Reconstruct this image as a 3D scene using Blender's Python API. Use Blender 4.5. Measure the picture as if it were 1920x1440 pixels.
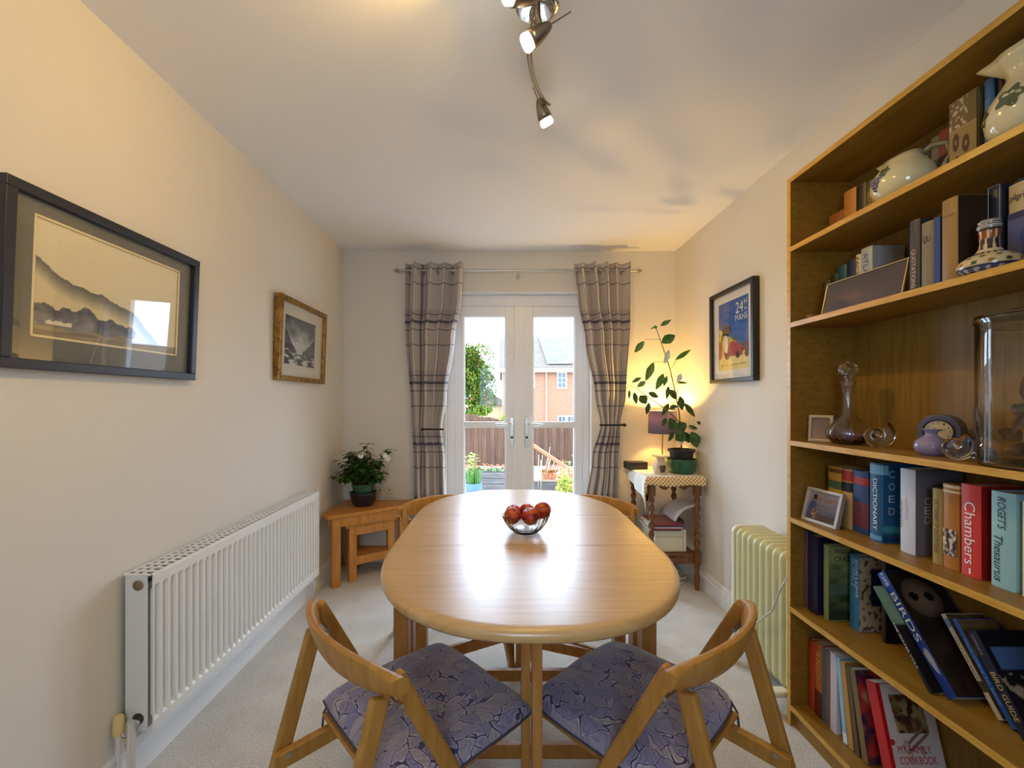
import bpy, bmesh, math, random
from mathutils import Vector, Matrix, noise
PI = math.pi
R = math.radians
for o in list(bpy.data.objects):
    bpy.data.objects.remove(o, do_unlink=True)
SC = bpy.context.scene
COL = SC.collection

# ------------------------------------------------------------------ camera, world, exposure
F = 805.0                       # focal length in pixels of the 1920 px wide frame
VX, VY, CZ = 940.0, 752.0, 1.24  # vanishing point of the room and camera height
cam_d = bpy.data.cameras.new('camera')
cam = bpy.data.objects.new('camera', cam_d)
COL.objects.link(cam)
cam.location = (0, 0, CZ)
cam.rotation_euler = (R(90), 0, 0)
cam_d.sensor_fit = 'HORIZONTAL'
cam_d.sensor_width = 36.0
cam_d.lens = F / 1920 * 36.0
cam_d.shift_x = (960 - VX) / 1920
cam_d.shift_y = (VY - 720) / 1920
cam_d.clip_start = 0.02
cam_d.clip_end = 300
SC.camera = cam

SC.view_settings.view_transform = 'Standard'
SC.view_settings.look = 'None'
SC.view_settings.exposure = 0.45
SC.view_settings.gamma = 1.0
SC.view_settings.use_curve_mapping = False

WORLD_STRENGTH = 11.0
w = bpy.data.worlds.new('overcast_sky')
SC.world = w
w.use_nodes = True
nt = w.node_tree
for n in list(nt.nodes):
    nt.nodes.remove(n)
wo = nt.nodes.new('ShaderNodeOutputWorld')
bg = nt.nodes.new('ShaderNodeBackground')
bg.inputs[1].default_value = WORLD_STRENGTH
tc = nt.nodes.new('ShaderNodeTexCoord')
nz = nt.nodes.new('ShaderNodeTexNoise'); nz.inputs['Scale'].default_value = 2.5; nz.inputs['Detail'].default_value = 5
cr = nt.nodes.new('ShaderNodeValToRGB')
cr.color_ramp.elements[0].position = .35; cr.color_ramp.elements[0].color = (.53, .71, 1, 1)
cr.color_ramp.elements[1].position = .65; cr.color_ramp.elements[1].color = (.64, .80, 1, 1)
nt.links.new(tc.outputs['Generated'], nz.inputs['Vector'])
nt.links.new(nz.outputs['Fac'], cr.inputs['Fac'])
nt.links.new(cr.outputs['Color'], bg.inputs[0])
nt.links.new(bg.outputs[0], wo.inputs[0])

# sampling portal in the garden door opening (adds no light of its own)
pl = bpy.data.lights.new('door_portal', 'AREA'); pl.shape = 'RECTANGLE'; pl.size = 1.12; pl.size_y = 1.95
pl.cycles.is_portal = True
po = bpy.data.objects.new('door_portal', pl); COL.objects.link(po)
po.location = (.133, 3.50, 1.05); po.rotation_euler = (R(-90), 0, 0)
# the fill-light window added in the rear wall gets a sampling portal too
pl2 = bpy.data.lights.new('fill_window_portal', 'AREA'); pl2.shape = 'RECTANGLE'; pl2.size = .7; pl2.size_y = .8
pl2.cycles.is_portal = True
po2 = bpy.data.objects.new('fill_window_portal', pl2); COL.objects.link(po2)
po2.location = (-.1, -1.03, 1.5); po2.rotation_euler = (R(90), 0, 0)

WARM = (1.0, .62, .16)
def lamp(name, kind, loc, energy, color=WARM, size=.03, aim=None, spot=None, blend=.6):
    l = bpy.data.lights.new(name, kind); l.energy = energy; l.color = color
    if kind in ('POINT', 'SPOT'): l.shadow_soft_size = size
    if kind == 'AREA': l.size = size
    if spot: l.spot_size = R(spot); l.spot_blend = blend
    o = bpy.data.objects.new(name, l); COL.objects.link(o); o.location = loc
    if aim is not None:
        d = Vector(aim) - Vector(loc)
        o.rotation_euler = d.to_track_quat('-Z', 'Y').to_euler()
    return o

# ------------------------------------------------------------------ helpers
def at(px, py, Y):
    return Vector(((px - VX) * Y / F, Y, CZ - (py - VY) * Y / F))
def lin(c):
    return tuple((x / 12.92 if x <= .04045 else ((x + .055) / 1.055) ** 2.4) for x in c)
def s8(r, g, b):
    return lin((r / 255, g / 255, b / 255))

def tag(o, label=None, cat=None, group=None, kind=None):
    if label: o['label'] = label
    if cat: o['category'] = cat
    if group: o['group'] = group
    if kind: o['kind'] = kind
    return o
def thing(name, loc=(0, 0, 0), rot=(0, 0, 0), label=None, cat=None, group=None, kind=None):
    o = bpy.data.objects.new(name, None); COL.objects.link(o)
    o.empty_display_size = .05
    o.location = loc; o.rotation_euler = rot
    return tag(o, label, cat, group, kind)

class MB:
    def __init__(s): s.bm = bmesh.new(); s.uv = None
    def box(s, x0, x1, y0, y1, z0, z1, M=None):
        vs = [s.bm.verts.new(p) for p in ((x0,y0,z0),(x1,y0,z0),(x1,y1,z0),(x0,y1,z0),(x0,y0,z1),(x1,y0,z1),(x1,y1,z1),(x0,y1,z1))]
        for f in ((0,3,2,1),(4,5,6,7),(0,1,5,4),(1,2,6,5),(2,3,7,6),(3,0,4,7)):
            s.bm.faces.new([vs[i] for i in f])
        if M is not None:
            for v in vs: v.co = M @ v.co
        return vs
    def bar(s, a, b, w, t, up=(0, 0, 1), ext=0):
        """box bar from a to b, w wide (across), t thick (along up-ish)"""
        a = Vector(a); b = Vector(b); d = (b - a); L = d.length; d.normalize()
        u = Vector(up); sx = d.cross(u)
        if sx.length < 1e-5: sx = d.cross(Vector((0, 1, 0)))
        sx.normalize(); u = sx.cross(d)
        M = Matrix(((sx.x, d.x, u.x, a.x), (sx.y, d.y, u.y, a.y), (sx.z, d.z, u.z, a.z), (0, 0, 0, 1)))
        return s.box(-w/2, w/2, -ext, L + ext, -t/2, t/2, M)
    def tube(s, pts, r, n=10, cap=True):
        pts = [Vector(p) for p in pts]
        rr = r if isinstance(r, (list, tuple)) else [r] * len(pts)
        rings = []
        ref = None
        for i, p in enumerate(pts):
            d = (pts[min(i+1, len(pts)-1)] - pts[max(i-1, 0)])
            if d.length < 1e-9: d = Vector((0, 0, 1))
            d.normalize()
            if ref is None:
                ref = Vector((1, 0, 0)) if abs(d.x) < .9 else Vector((0, 1, 0))
            a = ref - d * ref.dot(d)
            if a.length < 1e-6: a = d.orthogonal()
            a.normalize(); ref = a; b = d.cross(a)
            rings.append([s.bm.verts.new(p + (a*math.cos(2*PI*k/n) + b*math.sin(2*PI*k/n)) * rr[i]) for k in range(n)])
        for q in range(len(rings)-1):
            for k in range(n):
                s.bm.faces.new((rings[q][k], rings[q][(k+1) % n], rings[q+1][(k+1) % n], rings[q+1][k]))
        if cap:
            s.bm.faces.new(list(reversed(rings[0]))); s.bm.faces.new(rings[-1])
        return s
    def lathe(s, prof, n=32, c=(0, 0, 0), M=None, flute=0, fl_n=0, close=False, sx=1, sy=1):
        """prof = [(radius, z)...]"""
        rings = []
        for (r, z) in prof:
            if r < 1e-6:
                v = s.bm.verts.new((c[0], c[1], c[2] + z)); rings.append([v] * n)
                continue
            ring = []
            for k in range(n):
                a = 2*PI*k/n
                q = r * (1 + flute*math.cos(fl_n*a)) if fl_n else r
                ring.append(s.bm.verts.new((c[0] + q*math.cos(a)*sx, c[1] + q*math.sin(a)*sy, c[2] + z)))
            rings.append(ring)
        vs = set()
        for q in range(len(rings) - 1 + (1 if close else 0)):
            A, B = rings[q], rings[(q+1) % len(rings)]
            for k in range(n):
                f = [A[k], A[(k+1) % n], B[(k+1) % n], B[k]]
                g = []
                for v in f:
                    if v not in g: g.append(v)
                if len(g) > 2:
                    try: s.bm.faces.new(g)
                    except ValueError: pass
        if not close:
            for ring, rev in ((rings[0], True), (rings[-1], False)):
                if ring[0] is not ring[1]:
                    try: s.bm.faces.new(list(reversed(ring)) if rev else ring)
                    except ValueError: pass
        if M is not None:
            for ring in rings:
                for v in set(ring):
                    if v not in vs: v.co = M @ v.co; vs.add(v)
        return s
    def prism(s, poly, z0, z1, M=None):
        """polygon in xy, extruded z0..z1"""
        b = [s.bm.verts.new((p[0], p[1], z0)) for p in poly]
        t = [s.bm.verts.new((p[0], p[1], z1)) for p in poly]
        n = len(poly)
        s.bm.faces.new(list(reversed(b))); s.bm.faces.new(t)
        for i in range(n):
            s.bm.faces.new((b[i], b[(i+1) % n], t[(i+1) % n], t[i]))
        if M is not None:
            for v in b + t: v.co = M @ v.co
        return s
    def ball(s, c, r, sx=1, sy=1, sz=1, sub=2, M=None):
        res = bmesh.ops.create_icosphere(s.bm, subdivisions=sub, radius=r)
        for v in res['verts']:
            v.co = Vector((v.co.x*sx, v.co.y*sy, v.co.z*sz)) 
            if M is not None: v.co = M @ v.co
            v.co += Vector(c)
        return res['verts']
    def grid(s, nx, ny, fn, uvfn=None, closed=False):
        vv = [[s.bm.verts.new(fn(i/nx, j/ny)) for j in range(ny+1)] for i in range(nx+1)]
        if uvfn and s.uv is None: s.uv = s.bm.loops.layers.uv.new('UVMap')
        for i in range(nx):
            for j in range(ny):
                f = s.bm.faces.new((vv[i][j], vv[i+1][j], vv[i+1][j+1], vv[i][j+1]))
                if uvfn:
                    for l, (a, b) in zip(f.loops, ((i, j), (i+1, j), (i+1, j+1), (i, j+1))):
                        l[s.uv].uv = uvfn(a/nx, b/ny)
        return vv
    def leaf(s, p, d, up, L, W, fold=.25, droop=.15):
        """leaf blade starting at p along d"""
        d = Vector(d).normalized(); up = Vector(up)
        sd = d.cross(up)
        if sd.length < 1e-4: sd = d.orthogonal()
        sd.normalize(); n = sd.cross(d)
        p = Vector(p); rows = []
        prof = ((0, .02), (.18, .62), (.42, 1.0), (.68, .78), (.88, .35), (1, .0))
        for t, wd in prof:
            c = p + d*(L*t) - n*(droop*L*t*t)
            h = W*.5*wd
            rows.append((s.bm.verts.new(c + sd*h + n*(h*fold)), s.bm.verts.new(c), s.bm.verts.new(c - sd*h + n*(h*fold))))
        for a, b in zip(rows, rows[1:]):
            s.bm.faces.new((a[0], a[1], b[1], b[0])); s.bm.faces.new((a[1], a[2], b[2], b[1]))
        return s
    def build(s, name, m, parent=None, smooth=False, bevel=0, loc=None, weld=False, fixn=True, auto=None):
        if fixn: bmesh.ops.recalc_face_normals(s.bm, faces=s.bm.faces)
        me = bpy.data.meshes.new(name); s.bm.to_mesh(me); s.bm.free()
        if isinstance(m, (list, tuple)):
            for q in m: me.materials.append(q)
        elif m: me.materials.append(m)
        o = bpy.data.objects.new(name, me); COL.objects.link(o)
        if loc is not None: o.location = loc
        if parent: o.parent = parent
        if smooth:
            for p in me.polygons: p.use_smooth = True
            if auto:
                try: me.set_sharp_from_angle(angle=R(auto))
                except Exception: pass
        if bevel:
            b = o.modifiers.new('bevel', 'BEVEL'); b.width = bevel; b.segments = 2; b.limit_method = 'ANGLE'; b.angle_limit = R(40)
        return o

def orient(px, py, pz, ox=0, oy=0, oz=0):
    """matrix whose columns are the images of local x,y,z"""
    px, py, pz = Vector(px), Vector(py), Vector(pz)
    return Matrix(((px.x, py.x, pz.x, ox), (px.y, py.y, pz.y, oy), (px.z, py.z, pz.z, oz), (0, 0, 0, 1)))
def axis_matrix(a, b):
    """maps +z onto a->b direction, origin at a"""
    a = Vector(a); d = (Vector(b) - a).normalized()
    q = d.to_track_quat('Z', 'Y')
    return Matrix.Translation(a) @ q.to_matrix().to_4x4()

# ------------------------------------------------------------------ materials
MATS = {}
def base_mat(name):
    m = bpy.data.materials.new(name); m.use_nodes = True
    n = m.node_tree; b = n.nodes['Principled BSDF']
    return m, n, b
def mat(name, col, rough=.5, metal=0, spec=None, bump=0, bscale=80, var=0, vscale=6, trans=0, ior=None, emit=None, estr=0, alpha=None, sheen=0, coat=0, sss=0):
    if name in MATS: return MATS[name]
    m, n, b = base_mat(name)
    b.inputs['Base Color'].default_value = (*col, 1)
    b.inputs['Roughness'].default_value = rough
    b.inputs['Metallic'].default_value = metal
    if spec is not None: b.inputs['Specular IOR Level'].default_value = spec
    if trans: b.inputs['Transmission Weight'].default_value = trans
    if ior: b.inputs['IOR'].default_value = ior
    if emit: b.inputs['Emission Color'].default_value = (*emit, 1); b.inputs['Emission Strength'].default_value = estr
    if sheen: b.inputs['Sheen Weight'].default_value = sheen
    if coat: b.inputs['Coat Weight'].default_value = coat; b.inputs['Coat Roughness'].default_value = .08
    tcn = None
    if bump or var:
        tcn = n.nodes.new('ShaderNodeTexCoord')
    if bump:
        t = n.nodes.new('ShaderNodeTexNoise'); t.inputs['Scale'].default_value = bscale; t.inputs['Detail'].default_value = 4
        bp = n.nodes.new('ShaderNodeBump'); bp.inputs['Strength'].default_value = bump; bp.inputs['Distance'].default_value = .01
        n.links.new(tcn.outputs['Object'], t.inputs['Vector']); n.links.new(t.outputs['Fac'], bp.inputs['Height']); n.links.new(bp.outputs['Normal'], b.inputs['Normal'])
    if var:
        t = n.nodes.new('ShaderNodeTexNoise'); t.inputs['Scale'].default_value = vscale; t.inputs['Detail'].default_value = 3
        r = n.nodes.new('ShaderNodeValToRGB')
        r.color_ramp.elements[0].position = .3; r.color_ramp.elements[1].position = .7
        r.color_ramp.elements[0].color = (*[max(0, c*(1-var)) for c in col], 1)
        r.color_ramp.elements[1].color = (*[min(1, c*(1+var)) for c in col], 1)
        n.links.new(tcn.outputs['Object'], t.inputs['Vector']); n.links.new(t.outputs['Fac'], r.inputs['Fac']); n.links.new(r.outputs['Color'], b.inputs['Base Color'])
    MATS[name] = m
    return m
def two(name, c0, c1, scale, rough=.6, tex='noise', stretch=(1, 1, 1), bump=.0, p0=.35, p1=.65, detail=5, extra=None, spec=None, coord='Object', coat=0, rot=(0,0,0)):
    if name in MATS: return MATS[name]
    m, n, b = base_mat(name)
    tcn = n.nodes.new('ShaderNodeTexCoord'); mp = n.nodes.new('ShaderNodeMapping')
    mp.inputs['Scale'].default_value = stretch; mp.inputs['Rotation'].default_value = rot
    n.links.new(tcn.outputs[coord], mp.inputs['Vector'])
    t = n.nodes.new('ShaderNodeTexNoise'); t.inputs['Scale'].default_value = scale; t.inputs['Detail'].default_value = detail
    t.inputs['Distortion'].default_value = .6
    n.links.new(mp.outputs[0], t.inputs['Vector'])
    r = n.nodes.new('ShaderNodeValToRGB')
    e = r.color_ramp.elements
    e[0].position = p0; e[1].position = p1; e[0].color = (*c0, 1); e[1].color = (*c1, 1)
    if extra:
        for p, c in extra:
            q = e.new(p); q.color = (*c, 1)
    n.links.new(t.outputs['Fac'], r.inputs['Fac']); n.links.new(r.outputs['Color'], b.inputs['Base Color'])
    b.inputs['Roughness'].default_value = rough
    if spec is not None: b.inputs['Specular IOR Level'].default_value = spec
    if coat: b.inputs['Coat Weight'].default_value = coat; b.inputs['Coat Roughness'].default_value = .15
    if bump:
        bp = n.nodes.new('ShaderNodeBump'); bp.inputs['Strength'].default_value = bump; bp.inputs['Distance'].default_value = .004
        n.links.new(t.outputs['Fac'], bp.inputs['Height']); n.links.new(bp.outputs['Normal'], b.inputs['Normal'])
    MATS[name] = m
    return m
def glass(name, col=(1, 1, 1), rough=0.0, ior=1.45):
    return mat(name, col, rough, 0, trans=1.0, ior=ior)
def pane_mat(name, refl=1.0, tint=(.97, .985, .98)):
    """thin window glass: straight-through light plus Fresnel reflection"""
    if name in MATS: return MATS[name]
    m = bpy.data.materials.new(name); m.use_nodes = True; n = m.node_tree
    for q in list(n.nodes): n.nodes.remove(q)
    o = n.nodes.new('ShaderNodeOutputMaterial'); mx = n.nodes.new('ShaderNodeMixShader')
    tr = n.nodes.new('ShaderNodeBsdfTransparent'); tr.inputs[0].default_value = (*tint, 1)
    gl = n.nodes.new('ShaderNodeBsdfGlossy'); gl.inputs['Roughness'].default_value = .01
    lw = n.nodes.new('ShaderNodeLayerWeight'); lw.inputs[0].default_value = .5
    pw = n.nodes.new('ShaderNodeMath'); pw.operation = 'POWER'; pw.inputs[1].default_value = 4.0
    mu = n.nodes.new('ShaderNodeMath'); mu.operation = 'MULTIPLY_ADD'; mu.inputs[1].default_value = .9*refl; mu.inputs[2].default_value = .03*refl
    n.links.new(lw.outputs['Facing'], pw.inputs[0]); n.links.new(pw.outputs[0], mu.inputs[0]); n.links.new(mu.outputs[0], mx.inputs[0])
    n.links.new(tr.outputs[0], mx.inputs[1]); n.links.new(gl.outputs[0], mx.inputs[2]); n.links.new(mx.outputs[0], o.inputs[0])
    MATS[name] = m
    return m
def vcol_mat(name='painted_surface', rough=.5, spec=.3):
    if name in MATS: return MATS[name]
    m, n, b = base_mat(name)
    a = n.nodes.new('ShaderNodeVertexColor'); a.layer_name = 'Col'
    n.links.new(a.outputs['Color'], b.inputs['Base Color']); b.inputs['Roughness'].default_value = rough
    b.inputs['Specular IOR Level'].default_value = spec
    MATS[name] = m
    return m

WALL = mat('magnolia_wall_paint', s8(232, 225, 212), .75, bump=.05, bscale=250, spec=.25)
CEIL = mat('white_ceiling_paint', s8(244, 243, 241), .8, bump=.04, bscale=200, spec=.2)
WHITE = mat('white_gloss_paint', s8(240, 239, 236), .35)
UPVC = mat('white_upvc', s8(246, 247, 250), .3)
RADW = mat('radiator_white_enamel', s8(238, 236, 230), .3)
CHROME = mat('chrome', (.82, .83, .85), .06, 1)
NICKEL = mat('brushed_nickel', (.52, .49, .44), .3, 1)
BRONZE = mat('satin_bronze_metal', (.30, .25, .19), .34, 1)
BRASS = mat('brass', (.75, .52, .2), .2, 1)
SILVER = mat('silver_metal', (.78, .77, .74), .25, 1)
BLACK = mat('black_plastic', (.012, .012, .014), .35)
DARKFR = mat('dark_slate_frame_paint', s8(38, 40, 50), .4)
BLACKFR = mat('black_frame_paint', s8(26, 24, 24), .4)
PINE = two('honey_beech_wood', s8(186, 132, 68), s8(206, 156, 90), 5, .38, stretch=(1.2, 14, 14), bump=.04, spec=.5)
CHAIRW = two('oiled_chair_beech', s8(164, 114, 44), s8(186, 134, 60), 6, .4, stretch=(8, 8, 1), bump=.05)
TABLEW = two('golden_tabletop_wood', s8(194, 154, 94), s8(210, 172, 114), 4, .30, stretch=(1.0, 14, 8), bump=.01, spec=.6, detail=7)
_b = TABLEW.node_tree.nodes['Principled BSDF']; _b.inputs['Coat Weight'].default_value = .7; _b.inputs['Coat Roughness'].default_value = .33; _b.inputs['Coat IOR'].default_value = 1.6
TABLEL = two('table_base_wood', s8(172, 116, 54), s8(194, 138, 70), 4, .4, stretch=(8, 8, 1.2), bump=.03)
OAKV = two('oak_veneer', s8(134, 96, 28), s8(154, 114, 40), 9, .42, stretch=(4, .6, 9), bump=.02)
OAKB = two('oak_veneer_back', s8(120, 90, 30), s8(140, 108, 42), 8, .5, stretch=(6, 9, .55), bump=.02, detail=8)
OAKN = two('corner_table_oak', s8(190, 124, 48), s8(212, 146, 66), 8, .4, stretch=(6, 6, 1), bump=.03)
DKOAK = two('dark_turned_oak', s8(96, 56, 24), s8(134, 82, 38), 9, .35, stretch=(6, 6, 1), bump=.03)
PANE = pane_mat('door_glass', .3)
PICGL = pane_mat('picture_glass', 1.0, (1, 1, 1))
GOLD = two('gilt_frame', s8(120, 84, 30), s8(176, 134, 60), 30, .35, bump=.1)
GOLD.node_tree.nodes['Principled BSDF'].inputs['Metallic'].default_value = .6
PAGES = two('book_pages', s8(214, 202, 176), s8(232, 224, 204), 400, .8, stretch=(30, .3, .3))

# ------------------------------------------------------------------ text and painted surfaces
def text(s, parent, m, center, dirv, upv, length, height, name='title', lift=0.0, extrude=.0002, shear=0):
    cu = bpy.data.curves.new('tmp_text', 'FONT'); cu.body = s; cu.align_x = 'CENTER'; cu.align_y = 'CENTER'
    cu.extrude = 0.0; cu.resolution_u = 3; cu.shear = shear
    ob = bpy.data.objects.new('tmp_text', cu); COL.objects.link(ob)
    bpy.context.view_layer.update()
    dg = bpy.context.evaluated_depsgraph_get()
    me = bpy.data.meshes.new_from_object(ob.evaluated_get(dg))
    bpy.data.objects.remove(ob, do_unlink=True); bpy.data.curves.remove(cu)
    xs = [v.co.x for v in me.vertices]; ys = [v.co.y for v in me.vertices]
    if not xs: return None
    w_, h_ = max(xs) - min(xs), max(ys) - min(ys)
    cx, cy = (max(xs) + min(xs)) / 2, (max(ys) + min(ys)) / 2
    d = Vector(dirv).normalized(); u = Vector(upv).normalized(); n_ = d.cross(u)
    for v in me.vertices:
        a = (v.co.x - cx) / w_ * length; b = (v.co.y - cy) / h_ * height
        v.co = Vector(center) + d*a + u*b + n_*lift
    me.name = name; me.materials.clear(); me.materials.append(m)
    o = bpy.data.objects.new(name, me); COL.objects.link(o); o.parent = parent
    return o
def art(parent, name, origin, dirv, upv, w_, h_, nx, ny, fn, m=None, lift=0.0):
    """flat picture surface: a grid whose colour attribute holds fn(u,v) -> sRGB"""
    d = Vector(dirv).normalized(); u = Vector(upv).normalized(); n_ = d.cross(u)
    me = bpy.data.meshes.new(name)
    vs = []; fs = []; cols = []
    for j in range(ny+1):
        for i in range(nx+1):
            vs.append(Vector(origin) + d*(w_*i/nx) + u*(h_*j/ny) + n_*lift)
            cols.append(lin(fn(i/nx, j/ny)))
    for j in range(ny):
        for i in range(nx):
            a = j*(nx+1) + i
            fs.append((a, a+1, a+nx+2, a+nx+1))
    me.from_pydata(vs, [], fs)
    ca = me.color_attributes.new('Col', 'FLOAT_COLOR', 'POINT')
    for k, c in enumerate(cols): ca.data[k].color = (*c, 1)
    me.materials.append(m or vcol_mat())
    o = bpy.data.objects.new(name, me); COL.objects.link(o); o.parent = parent
    return o
def mixc(a, b, t):
    t = max(0, min(1, t)); return tuple(a[i]*(1-t) + b[i]*t for i in range(3))
def fb(x, y, s=0, o=4):
    return noise.fractal(Vector((x, y, s)), 1.0, 2.0, o)
def rgb(r, g, b): return (r/255, g/255, b/255)

# ================================================================== THE ROOM
XL, XR, YB, YF, ZC = -1.22, 1.345, 3.32, -0.95, 2.40
def struct(o, name=None):
    o['kind'] = 'structure'; return o
CARPET = None
def carpet_mat():
    m, n, b = base_mat('beige_carpet_pile')
    tcn = n.nodes.new('ShaderNodeTexCoord')
    t1 = n.nodes.new('ShaderNodeTexNoise'); t1.inputs['Scale'].default_value = 180; t1.inputs['Detail'].default_value = 4
    t2 = n.nodes.new('ShaderNodeTexNoise'); t2.inputs['Scale'].default_value = 7; t2.inputs['Detail'].default_value = 4
    mx = n.nodes.new('ShaderNodeMath'); mx.operation = 'MULTIPLY_ADD'; mx.inputs[1].default_value = .35
    n.links.new(tcn.outputs['Object'], t1.inputs['Vector']); n.links.new(tcn.outputs['Object'], t2.inputs['Vector'])
    n.links.new(t2.outputs['Fac'], mx.inputs[0]); n.links.new(t1.outputs['Fac'], mx.inputs[2])
    r = n.nodes.new('ShaderNodeValToRGB'); e = r.color_ramp.elements
    e[0].position = .42; e[0].color = (*s8(176, 166, 152), 1); e[1].position = .86; e[1].color = (*s8(226, 220, 208), 1)
    n.links.new(mx.outputs[0], r.inputs['Fac']); n.links.new(r.outputs['Color'], b.inputs['Base Color'])
    b.inputs['Roughness'].default_value = .95; b.inputs['Sheen Weight'].default_value = .3
    bp = n.nodes.new('ShaderNodeBump'); bp.inputs['Strength'].default_value = .6; bp.inputs['Distance'].default_value = .006
    n.links.new(t1.outputs['Fac'], bp.inputs['Height']); n.links.new(bp.outputs['Normal'], b.inputs['Normal'])
    return m
CARPET = carpet_mat()
g = MB(); g.box(XL, XR, YF, YB, -.08, 0); struct(g.build('floor', CARPET))
g = MB(); g.box(XL-.12, XR+.12, YF-.12, YB+.28, ZC, ZC+.12); struct(g.build('ceiling', CEIL))
g = MB(); g.box(XL-.12, XL, YF-.12, YB+.28, -.08, ZC); struct(g.build('wall_left', WALL))
g = MB(); g.box(XR, XR+.12, YF-.12, YB+.28, -.08, ZC); struct(g.build('wall_right', WALL))
WX0, WX1, WZ0, WZ1 = -.45, .25, 1.1, 1.9
g = MB(); g.box(XL, WX0, YF-.12, YF, -.08, ZC); g.box(WX1, XR, YF-.12, YF, -.08, ZC); g.box(WX0, WX1, YF-.12, YF, -.08, WZ0); g.box(WX0, WX1, YF-.12, YF, WZ1, ZC)
struct(g.build('wall_rear', WALL))
win = struct(thing('fill_window_1', (-.1, YF-.06, 1.5)))  # window added in the unseen rear wall to let in fill light
g = MB()
for a, b, c, d in ((WX0, WX1, WZ0, WZ0+.06), (WX0, WX1, WZ1-.06, WZ1), (WX0, WX0+.06, WZ0+.06, WZ1-.06), (WX1-.06, WX1, WZ0+.06, WZ1-.06), (-.13, -.07, WZ0+.06, WZ1-.06)):
    g.box(a+.1, b+.1, -.035, .035, c-1.5, d-1.5)
g.build('fill_window_frame', UPVC, win, bevel=.003)
for a, b in ((WX0+.06, -.13), (-.07, WX1-.06)):
    g = MB(); g.box(a+.1, b+.1, -.004, .004, WZ0+.06-1.5, WZ1-.06-1.5); g.build('fill_window_pane', PANE, win)
g = MB(); g.box(WX0-.04+.1, WX1+.04+.1, .05, .12, WZ0-.03-1.5, WZ0-1.5); g.build('fill_window_sill', WHITE, win, bevel=.004)
OX0, OX1, OZ1 = -.433, .70, 2.085
g = MB()
g.box(XL, OX0, YB, YB+.26, -.08, ZC); g.box(OX1, XR, YB, YB+.26, -.08, ZC); g.box(OX0, OX1, YB, YB+.26, OZ1, ZC)
struct(g.build('wall_back', WALL))
def skirt(name, pts, h=.12):
    g = MB(); a, b, nrm = pts
    a = Vector(a); b = Vector(b); nrm = Vector(nrm)
    prof = ((0, 0), (.018, 0), (.018, h*.7), (.013, h*.78), (.011, h*.92), (.006, h), (0, h))
    ra = [g.bm.verts.new(a + nrm*p[0] + Vector((0, 0, p[1]))) for p in prof]
    rb = [g.bm.verts.new(b + nrm*p[0] + Vector((0, 0, p[1]))) for p in prof]
    n = len(prof)
    for i in range(n): g.bm.faces.new((ra[i], ra[(i+1) % n], rb[(i+1) % n], rb[i]))
    g.bm.faces.new(ra); g.bm.faces.new(list(reversed(rb)))
    return struct(g.build(name, WHITE))
skirt('baseboard_left', ((XL, YF, 0), (XL, YB, 0), (1, 0, 0)))
skirt('baseboard_right', ((XR, YF, 0), (XR, YB, 0), (-1, 0, 0)))
g = skirt('baseboard_back', ((XL, YB, 0), (OX0-.0, YB, 0), (0, -1, 0)))
g = skirt('baseboard_back', ((OX1, YB, 0), (XR, YB, 0), (0, -1, 0)))
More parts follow.
